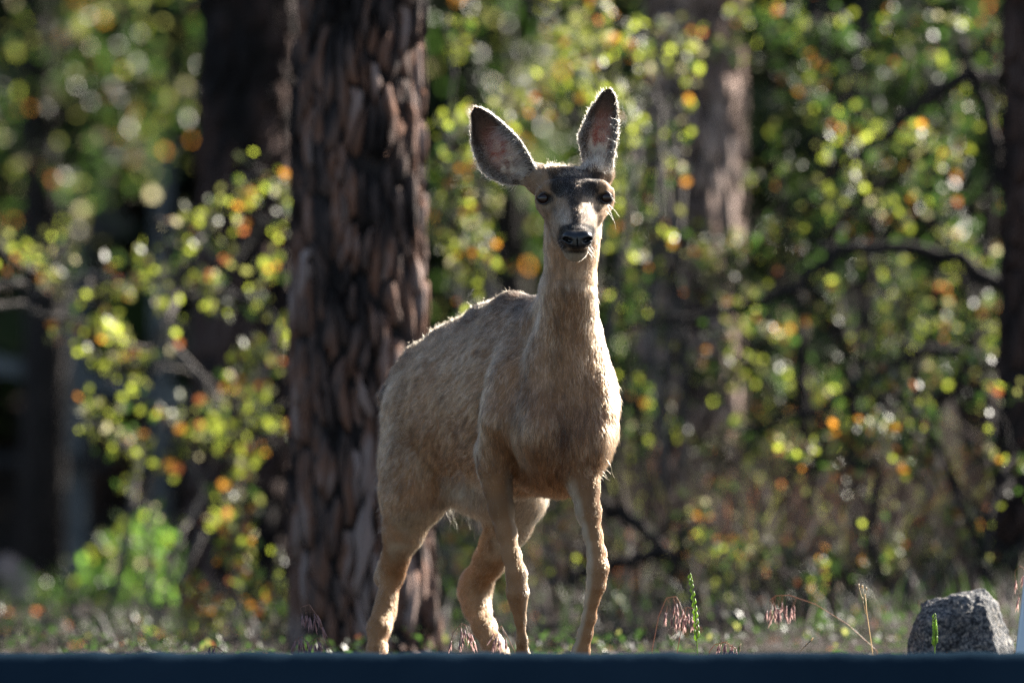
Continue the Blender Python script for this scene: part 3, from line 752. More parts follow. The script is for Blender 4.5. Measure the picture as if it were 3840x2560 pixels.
# nose pad, with nostrils
NOSE = mat('nose_pad', (.006, .006, .007), .24, .4)
vo = nn(NOSE, 'ShaderNodeTexVoronoi'); vo.inputs['Scale'].default_value = 420
tcn = nn(NOSE, 'ShaderNodeTexCoord'); lk(NOSE, tcn.outputs['Object'], vo.inputs[0]); bump(NOSE, vo.outputs[0], .35, .0015)
nc = v3(2165, 897, -.59)
def nose_sdf():
    g0 = nc - np.array([.055, .05, .05]); vx = .0014; n = (np.array([.11, .10, .10]) / vx).astype(int)
    X = np.stack(np.meshgrid(*[g0[i] + vx * np.arange(n[i]) for i in range(3)], indexing='ij'), -1) - nc
    def el(c, r):
        q = X - np.array(c); r = np.array(r); k0 = np.sqrt(((q / r) ** 2).sum(-1)); k1 = np.sqrt(((q / r ** 2) ** 2).sum(-1)) + 1e-9
        return k0 * (k0 - 1) / k1
    def smn(a, b, k): h = np.maximum(k - np.abs(a - b), 0) / k; return np.minimum(a, b) - h * h * k / 4
    d = el((0, .022, .002), (.036, .030, .022))
    d = smn(d, el((-.020, .012, .004), (.017, .018, .017)), .012)
    d = smn(d, el((.020, .012, .004), (.017, .018, .017)), .012)
    d = smn(d, el((0, .012, -.014), (.020, .018, .012)), .012)
    for s_ in (-1, 1):
        nos = smn(el((s_ * .021, -.004, -.004), (.0075, .012, .005)), el((s_ * .029, .004, .001), (.007, .012, .004)), .006)
        d = -smn(-d, nos, .005)
    d = -smn(-d, el((0, -.006, -.012), (.0012, .006, .016)), .003)
    return surface_nets(d.astype(np.float32), g0, vx)
nv_, nf_ = nose_sdf(); nv_ = laplace(nv_, nf_, 1)
link('nose', mesh('nose', nv_ - ORG, nf_, [NOSE]), deer)
# hooves
HOOF = mat('hoof', (.02, .017, .015), .45, .4)
for (px, y, fx) in ((1966, -.25, .1), (2166, -.42, -.05), (1414, .44, .25), (1892, .33, .25)):
    mb = MB(); c = v3(px, 2540, y); c[2] = 0
    for s_ in (-1, 1):
        rings = []
        for (z, sc, yo) in ((0, 1, 0), (.012, .95, .004), (.035, .7, .014), (.05, .5, .02)):
            for k in range(10):
                a = 2 * math.pi * k / 10
                x_ = s_ * .0125 + .0115 * sc * math.cos(a); y_ = .028 * sc * math.sin(a) * (1.25 if math.sin(a) < 0 else .8) + yo
                rings.append(Vector((c[0] + x_, c[1] + y_, z)))
        fs = [tuple(reversed(range(10))), tuple(range(30, 40))]
        for i in range(3):
            for k in range(10): fs.append((i * 10 + k, i * 10 + (k + 1) % 10, (i + 1) * 10 + (k + 1) % 10, (i + 1) * 10 + k))
        mb.add(rings, fs)
    mh = mb.mesh('hoof', [HOOF]); mh.transform(__import__('mathutils').Matrix.Translation(-Vector(ORG))); link('hoof', mh, deer)
# ---------------------------------------------------------------- leafy shrubs
def leaf_mesh(m, i):
    r = random.Random(i); L = 1.0; w = r.uniform(.30, .42); c = r.uniform(-.12, .12)
    v = [(0, 0, 0), (.25, w * .75, .07), (.6, w, .10), (.88, w * .5, .05), (1, 0, c), (.88, -w * .5, .05), (.6, -w, .10), (.25, -w * .75, .07), (.5, 0, 0)]
    f = [(0, 8, 1), (1, 8, 2), (2, 8, 3), (3, 8, 4), (4, 8, 5), (5, 8, 6), (6, 8, 7), (7, 8, 0)]
    return v, [tuple(reversed(q)) for q in f]
LV = [leaf_mesh(m, i) for i, m in enumerate(LEAFM)]
LM = [mesh('leaf', v, f, [m]) for (v, f), m in zip(LV, LEAFM)]
def rot_to(d, r):
    d = d.normalized(); q = d.to_track_quat('X', 'Z').to_matrix()
    from mathutils import Matrix
    return q @ Matrix.Rotation(r, 3, 'X')
def shrub(name, label, cat, guides, ymid, nleaf, size, mix, seed, spread=.10, nobj=280, twigmat=None, thick=.010, group=None, clump=7, twl=(.10, .28), up=.4, ydev=.35, root_at=None, stem=True):
    """guides: lists of photo points a branch follows; leaves sit in tufts on side twigs"""
    r = random.Random(seed); twigmat = twigmat or TWIG
    base_ = root_at or (guides[0][0][0], ymid)
    X0 = at(base_[0], base_[1]); root = empty(name, (X0, base_[1], gz(X0, base_[1])))
    tag(root, label, cat, group)
    tufts = []; grown = []
    for g in guides:
        mb = MB(); pts = []
        ys_ = [ymid + r.uniform(-ydev, ydev)]
        for p in g:
            y = p[2] if len(p) > 2 else ys_[-1] + r.uniform(-.25, .25); ys_.append(y); pts.append(P(p[0], p[1], y))
        fine = []
        for i in range(len(pts) - 1):
            for t in np.linspace(0, 1, 5, endpoint=False):
                fine.append(pts[i].lerp(pts[i + 1], t) + Vector([r.gauss(0, .012) for _ in range(3)]))
        fine.append(pts[-1])
        if not stem:
            if g[0][0] < 0 or not grown: fine = [Vector((X0, base_[1], gz(X0, base_[1]) - .05)), Vector((X0 - .03, base_[1], (fine[0].z + root.location.z) / 2))] + fine
            else: fine = [min(grown, key=lambda q: (q - fine[0]).length)] + fine
            grown.extend(fine[2:])
        n = len(fine)
        mb.tube(fine, [thick * (1.25 - .95 * i / n) for i in range(n)], 6)
        ntw = max(3, int(nleaf / len(guides) / clump))
        for k in range(ntw):
            t = r.uniform(.08, 1) ** .8; i = min(n - 2, int(t * (n - 1))); p = fine[i].lerp(fine[i + 1], r.random())
            d = Vector((r.gauss(0, 1), r.gauss(0, .8), r.gauss(up, .9))).normalized()
            l = r.uniform(*twl) * (1.15 - .4 * t)
            q1 = p + d * l * .5 + Vector((r.gauss(0, .02), r.gauss(0, .02), r.gauss(0, .02))); q2 = p + d * l + Vector((0, 0, r.uniform(-.03, .05)))
            mb.tube([p, q1, q2], [.0045, .0035, .002], 4, cap=False)
            tufts.append((q2, d)); 
            if r.random() < .5: tufts.append((q1, d))
        link('branch', mb.mesh('branch', [twigmat]), root).location = -root.location
    if stem:     # stems down to the ground
        for g in guides:
            p = g[0]; y = ymid; a = P(p[0], p[1], y)
            mb = MB(); b = Vector((a.x + r.uniform(-.15, .15), a.y + r.uniform(-.1, .1), gz(a.x, a.y) - .03))
            if a.z - b.z > .12:
                mid = (a + b) / 2 + Vector((r.uniform(-.08, .08), 0, 0))
                mb.tube([b, mid, a], [thick * 1.8, thick * 1.5, thick * 1.25], 6)
                link('stem', mb.mesh('stem', [twigmat]), root).location = -root.location
    lv = []
    while len(lv) < nleaf:
        q, d = r.choice(tufts)
        for _ in range(r.randint(max(1, clump // 2), clump)):
            c = q + Vector((r.gauss(0, .024), r.gauss(0, .024), r.gauss(0, .022))) * (spread / .10)
            dd = (d + Vector((r.gauss(0, .8), r.gauss(0, .8), r.gauss(.1, .8)))).normalized()
            lv.append((c, rot_to(dd, r.uniform(0, 6.28)), size * r.uniform(.7, 1.25), r.choices(range(len(mix)), mix)[0]))
    lv.sort(key=lambda q: -q[2])
    mb = MB()
    for i, (c, R_, s, k) in enumerate(lv[:nleaf]):
        if i < nobj:
            o = link('leaf', LM[k], root); M4 = R_.to_4x4(); M4 = M4 * 1.0
            from mathutils import Matrix
            o.matrix_local = Matrix.Translation(c - root.location) @ R_.to_4x4() @ Matrix.Diagonal((s, s, s, 1))
        else:
            mb.add([c - root.location + R_ @ (Vector(v) * s) for v in LV[k][0]], LV[k][1], k)
    if mb.v: link('foliage', mb.mesh('foliage', LEAFM), root)['kind'] = 'stuff'
    return root
#             YG OL OR PA GR DG RU
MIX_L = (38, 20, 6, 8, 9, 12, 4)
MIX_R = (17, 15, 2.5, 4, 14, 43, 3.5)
# long leafy boughs reaching in from the left in front of the dark trunk
shrub('leafy_shrub', 'sprawling shrub with grey boughs and yellow-green leaves left of the thick trunk', 'shrub',
      [[(-60, 1140), (180, 1180), (330, 1230), (520, 1310), (760, 1420), (930, 1540), (1060, 1680)],
       [(-40, 1080), (90, 1060), (250, 1120), (330, 1080), (560, 1060), (700, 1090)],
       [(560, 1330), (640, 1250), (620, 1130), (760, 1010), (850, 1080), (1040, 1190)],
       [(600, 820), (760, 900), (820, 780), (900, 660), (1000, 640)],
       [(860, 1010), (960, 880), (1060, 790), (1090, 720)],
       [(330, 1020), (420, 1050), (620, 1040), (740, 1010)],
       [(760, 1430), (840, 1540), (880, 1680), (960, 1560), (1080, 1500)],
       [(-40, 900), (60, 1000), (180, 1040), (260, 1100), (420, 1180)], [(700, 1090), (820, 1130), (960, 1090), (1080, 1000)], [(930, 1540), (1000, 1420), (1060, 1300)], [(420, 1270), (460, 1380), (440, 1440)]], 7.3, 1000, .036, MIX_L, 5, group='leafy shrubs behind the deer', root_at=(-300, 7.3), stem=False, twl=(.05, .15), thick=.010)
shrub('leafy_shrub', 'thin shrub with tufts of yellow leaves low beside the thick trunk', 'shrub',
      [[(560, 2120), (560, 1950), (500, 1800), (520, 1660), (640, 1600)], [(640, 2080), (760, 1850), (700, 1700), (760, 1640), (900, 1500)],
       [(760, 2000), (900, 1800), (960, 1690), (1060, 1580)], [(520, 1700), (420, 1640), (360, 1610)]], 7.6, 430, .036, MIX_L, 6, group='leafy shrubs behind the deer', root_at=(700, 7.6), twl=(.05, .16), nobj=280)
shrub('leafy_shrub', 'knee-high bush with orange and yellow leaves at the foot of the pines', 'shrub',
      [[(720, 2430), (700, 2250), (680, 2140)], [(900, 2430), (880, 2200), (850, 2040), (920, 1990)], [(960, 2430), (1000, 2260), (1040, 2120)], [(840, 2420), (800, 2330), (740, 2300)], [(1060, 2430), (1040, 2330), (1000, 2300)]], 6.6, 480, .034, (28, 22, 14, 8, 10, 14, 8), 8, group='leafy shrubs behind the deer', root_at=(880, 6.6), twl=(.04, .12), nobj=260)
shrub('leafy_shrub', 'tall shrub with drooping yellow leaf clusters between the thick trunk and the deer', 'shrub',
      [[(1700, 1500), (1740, 1200), (1700, 900), (1660, 620), (1700, 300), (1680, 60)], [(1760, 1300), (1830, 1050), (1800, 820), (1760, 640)], [(1860, 1100), (1800, 960), (1640, 780)], [(1800, 700), (1850, 560), (1760, 480), (1640, 520)]], 7.4, 520, .034, (36, 16, 8, 10, 10, 16, 4), 9, group='leafy shrubs behind the deer', root_at=(1760, 7.4), twl=(.04, .12), nobj=280)
shrub('leafy_shrub', 'high spray of yellow and orange leaves above the ears of the deer', 'shrub',
      [[(2560, 700), (2480, 400), (2300, 300), (2100, 120), (1960, 20)], [(2450, 330), (2380, 200), (2340, 90), (2200, -20)], [(2480, 400), (2540, 250), (2480, 160), (2560, 100)], [(2300, 500), (2120, 420), (1990, 440), (1900, 400)], [(2400, 520), (2330, 420), (2200, 260)]], 7.6, 600, .034, (38, 20, 6, 7, 8, 15, 3), 12, group='leafy shrubs behind the deer', root_at=(2700, 7.2), twl=(.05, .14), nobj=280)
shrub('leafy_shrub', 'dense shrub with yellow-green leaves just right of the neck of the deer', 'shrub',
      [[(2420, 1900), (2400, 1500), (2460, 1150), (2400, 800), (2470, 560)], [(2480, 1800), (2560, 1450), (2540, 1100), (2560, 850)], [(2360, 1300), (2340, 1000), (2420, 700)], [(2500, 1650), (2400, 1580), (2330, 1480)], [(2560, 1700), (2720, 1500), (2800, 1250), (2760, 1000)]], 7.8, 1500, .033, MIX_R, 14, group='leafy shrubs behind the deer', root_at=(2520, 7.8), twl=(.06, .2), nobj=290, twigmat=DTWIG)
shrub('leafy_shrub', 'broad shrub with black crooked limbs and mixed leaves in front of the sunlit trunk', 'shrub',
      [[(3500, 1900), (3300, 1500), (3100, 1200), (2950, 900), (2900, 600)], [(3400, 1800), (3450, 1450), (3350, 1150), (3280, 800), (3150, 500)], [(3100, 1650), (2960, 1500), (2850, 1650), (2740, 1750)], [(3300, 1500), (3180, 1640), (3060, 1580), (2960, 1380)], [(3500, 1600), (3600, 1400), (3680, 1200), (3560, 900)], [(3000, 1100), (2850, 1000), (2700, 1040)], [(3100, 900), (3300, 700), (3500, 560)]], 8.2, 3000, .032, MIX_R, 16, group='leafy shrubs behind the deer', root_at=(3200, 8.6), twl=(.06, .22), nobj=295, twigmat=DTWIG, thick=.018)
shrub('leafy_shrub', 'low shrub of yellow and rusty leaves seen between and beside the legs', 'shrub',
      [[(1700, 2430), (1720, 2250), (1680, 2050)], [(1900, 2430), (1840, 2200), (1700, 1980)], [(2060, 2430), (2080, 2200), (2060, 1980), (2100, 1850)], [(2380, 2420), (2360, 2200), (2420, 2000)], [(2300, 2430), (2320, 2300), (2280, 2200)], [(1760, 2400), (1660, 2320), (1640, 2200)]], 7.2, 760, .032, (22, 20, 8, 6, 8, 28, 8), 18, group='leafy shrubs behind the deer', root_at=(1980, 6.6), twl=(.04, .14), nobj=290)
shrub('leafy_shrub', 'leaning shrub with bright leaf tufts above the granite boulder', 'shrub',
      [[(3760, 2100), (3640, 1850), (3440, 1700), (3250, 1640)], [(3700, 1950), (3800, 1700), (3700, 1450), (3560, 1330)], [(3560, 1800), (3460, 1560), (3300, 1430)], [(3300, 1760), (3120, 1720), (2900, 1780)]], 5.9, 560, .032, (24, 14, 6, 4, 14, 34, 4), 19, group='leafy shrubs behind the deer', root_at=(3560, 5.9), twl=(.04, .14), nobj=280, twigmat=DTWIG)
shrub('leafy_shrub', 'shady shrub with dark green leaves high beside the blackish trunk', 'shrub',
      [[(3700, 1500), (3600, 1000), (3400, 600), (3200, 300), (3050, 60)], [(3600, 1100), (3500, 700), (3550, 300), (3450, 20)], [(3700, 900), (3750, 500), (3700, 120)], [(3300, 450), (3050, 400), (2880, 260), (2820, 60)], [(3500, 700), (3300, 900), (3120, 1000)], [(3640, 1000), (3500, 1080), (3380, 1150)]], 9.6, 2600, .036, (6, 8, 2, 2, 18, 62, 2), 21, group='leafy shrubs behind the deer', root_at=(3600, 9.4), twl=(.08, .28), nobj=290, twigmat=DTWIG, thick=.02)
shrub('low_shrub', 'dark low shrub with few yellow leaves between the deer and the boulder', 'shrub',
      [[(2700 + 150 * i, 2440), (2700 + 150 * i + 40 * (-1) ** i, 2300), (2680 + 150 * i, 2140 - 40 * (i % 3))] for i in range(6)], 6.2, 900, .030, (12, 14, 6, 4, 12, 44, 8), 51, root_at=(3060, 6.2), twl=(.05, .2), nobj=280, twigmat=DTWIG, group='low shrubs on the slope', ydev=.5)
shrub('low_shrub', 'low spread of twiggy leaves right below the sunlit trunk', 'shrub',
      [[(2320 + 110 * i, 2440), (2340 + 110 * i, 2260), (2300 + 110 * i + 50 * (-1) ** i, 2080 - 50 * (i % 2))] for i in range(5)], 7.0, 800, .030, (14, 16, 7, 5, 12, 38, 8), 52, root_at=(2540, 7.0), twl=(.05, .2), nobj=280, twigmat=DTWIG, group='low shrubs on the slope', ydev=.5)
shrub('low_shrub', 'dark low shrub rising behind the granite boulder', 'shrub',
      [[(3560 + 90 * i, 2440), (3540 + 90 * i, 2250), (3520 + 90 * i, 2050 - 40 * (i % 2))] for i in range(4)], 6.4, 500, .030, (7, 8, 3, 3, 14, 60, 5), 53, root_at=(3700, 6.4), twl=(.05, .2), nobj=280, twigmat=DTWIG, group='low shrubs on the slope', ydev=.5)
shrub('green_bush', 'green bush with sunlight put into its leaf colour low at the far left', 'bush',
      [[(400, 2430), (420, 2280), (500, 2080)], [(540, 2430), (540, 2250), (550, 2060)], [(260, 2430), (300, 2330), (380, 2230)], [(460, 2430), (480, 2350), (580, 2290)], [(200, 2430), (240, 2370), (180, 2310)]], 11.0, 1700, .05, (10, 4, 0, 4, 8, 4, 0, 70), 25, spread=.2, root_at=(440, 11), twl=(.05, .2), nobj=200, ydev=.6)
shrub('green_bush', 'small green bush at the lower left edge beside the pale log', 'bush',
      [[(20, 2430), (10, 2360), (40, 2300)], [(80, 2430), (100, 2380)], [(-30, 2430), (-40, 2330)]], 13, 400, .06, (14, 6, 0, 2, 8, 6, 0, 64), 26, spread=.16, root_at=(30, 13), twl=(.03, .1), nobj=160, ydev=.4)
# thick black limbs of the shaded tree
def limb(name, label, pts, y, r0, r1, seed, cat='branch'):
    r = random.Random(seed); mb = MB(); q = [P(p[0], p[1], p[2] if len(p) > 2 else y) for p in pts]; fine = []
    for i in range(len(q) - 1):
        for t in np.linspace(0, 1, 5, endpoint=False): fine.append(q[i].lerp(q[i + 1], t) + Vector([r.gauss(0, .008) for _ in range(3)]))
    fine.append(q[-1]); n = len(fine); mb.tube(fine, [r0 + (r1 - r0) * i / n for i in range(n)], 8)
    for k in range(10):
        i = r.randrange(2, n - 1); d = Vector((r.gauss(0, 1), r.gauss(0, .6), r.gauss(0, 1))).normalized()
        mb.tube([fine[i], fine[i] + d * .12, fine[i] + d * .22 + Vector((0, 0, -.03))], [.01, .007, .003], 5)
    return mb
oak = bpy.data.objects.get('pine_tree.003')
for pts, y, a, b, s in (([(3900, 1150), (3600, 980), (3400, 930), (3150, 930), (2980, 1080), (2760, 1170), (2480, 1200), (2330, 1230)], 7.0, .030, .010, 1),
                        ([(3900, 300), (3640, 280), (3480, 360), (3350, 480), (3200, 600), (3080, 690)], 7.0, .030, .010, 2),
                        ([(3900, 1400), (3700, 1350), (3500, 1300), (3250, 1420), (3080, 1540), (2960, 1560), (2760, 1640)], 6.9, .028, .008, 3),
                        ([(3900, 950), (3760, 700), (3700, 400), (3600, 150)], 6.6, .03, .015, 4)):
    link('limb', limb('limb', '', pts, y, a, b, s).mesh('limb', [DTWIG]), oak).location = -oak.location
fb = MB()
dead = empty('dead_branch', P(2350, 2200, 6.0)); tag(dead, 'black dead branch lying behind the legs of the deer at right', 'branch')
for pts, s in (([(2280, 1900), (2400, 1960), (2500, 2080), (2560, 2220), (2600, 2400)], 5), ([(2480, 2060), (2330, 2110), (2200, 2160), (2080, 2190)], 6)):
    o = link('limb', limb('limb', '', pts, 6.0, .024, .012, s).mesh('limb', [DTWIG]), dead); o.location = -dead.location

# ---------------------------------------------------------------- far trees, hill wood, fence
def leafy_tree(name, label, px, y, trunk_r, H, blobs, n, size, mix, seed, group):
    """blobs: (px, py, radius in metres, depth shift)"""
    r = random.Random(seed); X = at(px, y); root = empty(name, (X, y, gz(X, y))); tag(root, label, 'tree', group)
    tb = MB(); tb.tube([(0, 0, -.2), (.03, 0, H * .3), (-.05, .05, H * .65), (.05, 0, H)], [trunk_r * 1.15, trunk_r, trunk_r * .7, trunk_r * .3], 12)
    link('trunk', tb.mesh('trunk', [DTWIG]), root)
    mb = MB(); bb = MB()
    tot = sum(b[2] ** 2 for b in blobs)
    for b in blobs:
        c = P(b[0], b[1], y + b[3]) - root.location; R_ = b[2]
        hz = max(.3, min(H * .9, c.z - R_ * .5)); bb.tube([(0, 0, hz), Vector((0, 0, hz)).lerp(c, .5) + Vector((0, 0, .1)), c], [trunk_r * .3, trunk_r * .2, .01], 5)
        subs = [c + Vector((r.gauss(0, .5), r.gauss(0, .5), r.gauss(0, .5))) * R_ for _ in range(14)]
        for _ in range(int(n * b[2] ** 2 / tot)):
            q = r.choice(subs) + Vector((r.gauss(0, .16), r.gauss(0, .16), r.gauss(0, .13))) * R_
            k = r.choices(range(len(mix)), mix)[0]; R3 = rot_to(Vector((r.gauss(0, 1), r.gauss(0, 1), r.gauss(0, 1))), r.uniform(0, 6)); s = size * r.uniform(.6, 1.3)
            mb.add([q + R3 @ (Vector(v) * s) for v in ((0, 0, 0), (.5, .38, .06), (1, 0, 0), (.5, -.38, .06))], [(0, 3, 2, 1)], k)
    link('limb', bb.mesh('limb', [DTWIG]), root); link('crown', mb.mesh('crown', LEAFM, False), root)
    return root
G_ = 'leafy trees far behind'
leafy_tree('oak_tree', 'hazy green oak crown filling the upper left corner', 150, 20, .13, 5, [(60, 150, .7, 0), (330, 120, .75, 1), (560, 60, .7, 0), (230, 420, .6, .5), (480, 330, .6, 0), (640, 300, .5, .4), (60, 480, .55, 0), (330, 620, .35, 0), (120, 760, .4, .8), (600, 560, .3, .5)], 2300, .07, (5, 18, 2, 4, 34, 37, 1), 41, G_)
leafy_tree('oak_tree', 'soft green tree showing between the thick trunk and the ears', 1900, 22, .12, 5, [(1750, 200, .6, 0), (1950, 350, .6, 0), (2200, 150, .6, 1), (1700, 700, .5, 0), (2000, 750, .45, .5), (2350, 350, .6, 0), (2400, 800, .5, 0), (2450, 1250, .4, 0), (1700, 1100, .35, 0)], 2000, .07, (7, 20, 2, 4, 34, 33, 0), 42, G_)
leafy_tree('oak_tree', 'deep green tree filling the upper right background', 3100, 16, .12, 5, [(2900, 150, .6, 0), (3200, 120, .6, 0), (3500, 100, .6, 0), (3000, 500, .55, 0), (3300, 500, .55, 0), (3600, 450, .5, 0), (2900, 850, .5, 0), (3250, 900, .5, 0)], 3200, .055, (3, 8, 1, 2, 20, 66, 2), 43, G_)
leafy_tree('oak_tree', 'dim green sapling low in the middle of the right background', 3250, 15, .06, 3, [(2900, 1300, .45, 0), (3200, 1300, .4, 0), (2650, 1350, .4, 0), (3450, 1350, .4, 0), (3050, 1750, .35, 0)], 1500, .05, (4, 10, 3, 2, 16, 60, 5), 44, G_)
# the wood on the hill: trunks with crowns, all shade
r_ = random.Random(77); nfar = 0
FARL = ['far pine beyond the left end of the timber fence', 'far pine behind the first fence post', 'far pine behind the last fence post', 'far pine just left of the dark shaded trunk',
        'far pine hidden behind the thick trunk', 'far pine above the spray of orange leaves', 'far pine just right of the sunlit trunk', 'far pine behind the middle of the right-hand shrubs',
        'far pine behind the shady dark-leaved shrub', 'far pine beside the blackish trunk', 'far pine beyond the blackish trunk', 'topmost hillside pine behind the dark shaded trunk',
        'topmost hillside pine left of the sunlit trunk', 'topmost hillside pine behind the crooked black limbs', 'topmost hillside pine over the timber fence', 'topmost hillside pine behind the back of the deer']
for (px, y, rr) in ((-200, 30, .2), (120, 33, .22), (420, 28, .18), (700, 36, .24), (1180, 34, .2), (2350, 30, .18), (2760, 35, .22), (3120, 31, .2), (3430, 38, .24), (3720, 30, .2), (4050, 34, .2), (900, 44, .26), (2500, 46, .26), (3300, 47, .26), (200, 46, .26), (1500, 46, .26)):
    nfar += 1; X = at(px, y); z0 = gz(X, y)
    root = empty('pine_tree', (X, y, z0)); tag(root, FARL[nfar - 1], 'tree', 'dark pines of the far wood')
    tb = MB(); H = r_.uniform(11, 14); tb.tube([(0, 0, -.3), (0, 0, H * .5), (0, 0, H)], [rr * 1.1, rr * .8, rr * .2], 10); link('trunk', tb.mesh('trunk', [PLATE_D]), root)
    mb = MB()
    for i in range(1300):
        z = r_.uniform(.6 if y < 40 else .3, H + .5); a = r_.uniform(0, 6.28); q = (1 - z / (H + 1)) ** .7 * 2.9 * math.sqrt(r_.random()) + .15
        c = Vector((math.cos(a) * q, math.sin(a) * q, z)); s = r_.uniform(.26, .52)
        u = Vector((r_.gauss(0, 1), r_.gauss(0, 1), r_.gauss(0, 1))).normalized(); w = u.orthogonal().normalized() * s
        mb.add([c - w, c + u * s * .6, c + w, c - u * s * .6], [(0, 1, 2, 3)])
    link('crown', mb.mesh('crown', [NEED], False), root)
# tall pines, mostly out of view, added so their crowns throw dappled shade
for i, (x, y, H, c, lb) in enumerate((
        (11.0, 28.0, 15, (2.5, 14.5, 3.4, 4200), 'widest pine added for shade right of the clearing'),
        (6.0, 21.0, 15, (1.6, 14.5, 3.2, 4200), 'pine with low skirts of needles, added for shade behind the sunlit trunk'),
        (3.0, 18.0, 13, (2.6, 12.5, 2.6, 3400), 'pine of middle height added for shade behind the broad shrub'),
        (10.0, 24.0, 14, (2.2, 13.5, 3.0, 3600), 'pine with a full crown, added for shade behind the blackish trunk'),
        (-0.95, 19.0, 13, (3.6, 12.5, 2.6, 3000), 'pine added for shade behind the deer beyond the far oaks'),
        (-3.4, 16.5, 13, (4.0, 12.5, 2.6, 2600), 'bare-stemmed pine added for shade behind the dark shaded trunk'),
        (19.0, 23.0, 15, (3, 14.5, 3.6, 3600), 'outermost pine added for shade'))):
    pine_tree(x, y, .2, H, lb, seed=60 + i, crown=c, group='pines added for shade around the clearing')

# weathered fence, far left
WOOD = bark_mat('weathered_wood', [(.3, (.06, .067, .073)), (.55, (.115, .127, .137)), (.8, (.16, .175, .185))], 6)
WOODD = bark_mat('dark_wood', [(.3, (.02, .02, .022)), (.6, (.045, .045, .05)), (.8, (.07, .07, .08))], 6)
fence = empty('wooden_fence', (at(270, 24), 24, gz(at(270, 24), 24))); tag(fence, 'tall weathered grey timber fence frame blurred at the far left', 'fence')
def beam(a, b, w, t, m, name):
    a = Vector(a); b = Vector(b); d = (b - a).normalized(); s = Vector((0, 1, 0)); u = d.cross(s).normalized()
    vs = [p + u * (i * w / 2) + s * (j * t / 2) for p in (a, b) for i, j in ((-1, -1), (1, -1), (1, 1), (-1, 1))]
    o = link(name, mesh(name, [v - fence.location for v in vs], [(3, 2, 1, 0), (4, 5, 6, 7), (0, 1, 5, 4), (1, 2, 6, 5), (2, 3, 7, 6), (3, 0, 4, 7)], [m], False), fence)
for px, top in ((285, 840), (600, 560), (120, 1560), (215, 1600)):
    g0 = P(px, 2430, 24); beam((g0.x, 24, gz(g0.x, 24) - .2), (g0.x, 24, P(px, top, 24).z), .12, .1, WOOD, 'post')
for (a, b, w, m) in (((-100, 850), (420, 870), .10, WOODD), ((-100, 1350), (680, 1500), .10, WOOD), ((-100, 1720), (400, 1735), .08, WOODD)):
    beam(P(*a, 23.9), P(*b, 23.9), w, .05, m, 'rail')
g1 = P(150, 700, 24.4); beam((g1.x, 24.3, P(150, 840, 24).z), (g1.x, 24.3, P(150, 620, 24).z), .28, .05, PLATE, 'board')
# pale log and stump at lower left
LOG = bark_mat('pale_log', [(.3, (.12, .09, .07)), (.55, (.28, .20, .16)), (.8, (.45, .38, .32))], 7, False)
lg = empty('fallen_log', P(160, 2400, 12)); tag(lg, 'pale fallen log sloping down at the lower left', 'log')
mb = MB(); q = [P(20, 2120, 12.6), P(90, 2190, 12.4), P(170, 2310, 12.1), P(260, 2440, 11.8)]; mb.tube(q, [.06, .075, .085, .09], 12); o = link('log', mb.mesh('log', [LOG]), lg); o.location = -lg.location

# granite boulder
GR = mat('granite', rough=.85, spec=.3)
n1 = noisetex(GR, 95, 4, .7); base(GR, ramp(GR, n1, [(.38, (.010, .011, .014)), (.46, (.05, .055, .065)), (.54, (.13, .13, .135)), (.64, (.30, .26, .22))])); bump(GR, noisetex(GR, 45, 8, .75), .9, .012)
_b = GR.node_tree.nodes['Principled BSDF']; _src = _b.inputs['Base Color'].links[0].from_socket; _mx = nn(GR, 'ShaderNodeMix', data_type='RGBA', blend_type='MULTIPLY'); _mx.inputs[0].default_value = .85
lk(GR, _src, _mx.inputs[6]); lk(GR, ramp(GR, noisetex(GR, 7, 6, .7), [(.35, (.35, .33, .30)), (.55, (1, 1, 1)), (.7, (1.25, 1.2, 1.05))]), _mx.inputs[7]); base(GR, _mx.outputs[2])
import bmesh
yb = .55; bmb = bmesh.new(); rb_ = random.Random(5)
OUT = [(3398, 2450), (3412, 2390), (3435, 2312), (3453, 2257), (3502, 2236), (3563, 2226), (3594, 2213), (3673, 2209), (3692, 2203), (3714, 2212), (3728, 2245), (3747, 2294), (3767, 2355), (3804, 2430)]
for dy, sc, dz in ((-.05, .80, .016), (0, 1.0, 0), (.06, .86, .008)):
    for (px, py) in OUT:
        q = P(3600 + (px - 3600) * sc, py, yb + dy); q.z -= dz + (.012 if (px > 3600) == (dy < 0) else 0) * rb_.random(); bmb.verts.new(q)
for px in (3420, 3500, 3620, 3720, 3790):
    for dy in (-.10, .10): q = P(px, 2450, yb + dy * rb_.uniform(.8, 1.1)); q.z = -.02; bmb.verts.new(q)
for (px, py, dy) in ((3480, 2330, -.09), (3610, 2290, -.085), (3700, 2330, -.095)): bmb.verts.new(P(px, py, yb + dy))
res = bmesh.ops.convex_hull(bmb, input=bmb.verts)
bmesh.ops.delete(bmb, geom=[v for v in bmb.verts if not v.link_faces], context='VERTS')
bmesh.ops.triangulate(bmb, faces=bmb.faces)
bmesh.ops.subdivide_edges(bmb, edges=bmb.edges, cuts=5, use_grid_fill=True)
bmesh.ops.subdivide_edges(bmb, edges=bmb.edges, cuts=1, use_grid_fill=True)
bmb.normal_update()
for v in bmb.verts:
    c_ = v.co; v.co = c_ + v.normal * (.010 * noise.noise(c_ * 16) + .006 * noise.noise(c_ * 40) + .003 * noise.noise(c_ * 110))
bme = bpy.data.meshes.new('boulder'); bmb.to_mesh(bme); bme.materials.append(GR)
bo = link('boulder', bme); tag(bo, 'speckled grey granite boulder resting on the verge at right', 'boulder')
POST = mat('pale_paint', (.42, .50, .56), .5)
po = empty('leaning_post', P(3830, 2440, -.25)); tag(po, 'pale bluish post leaning at the lower right edge beside the boulder', 'post')
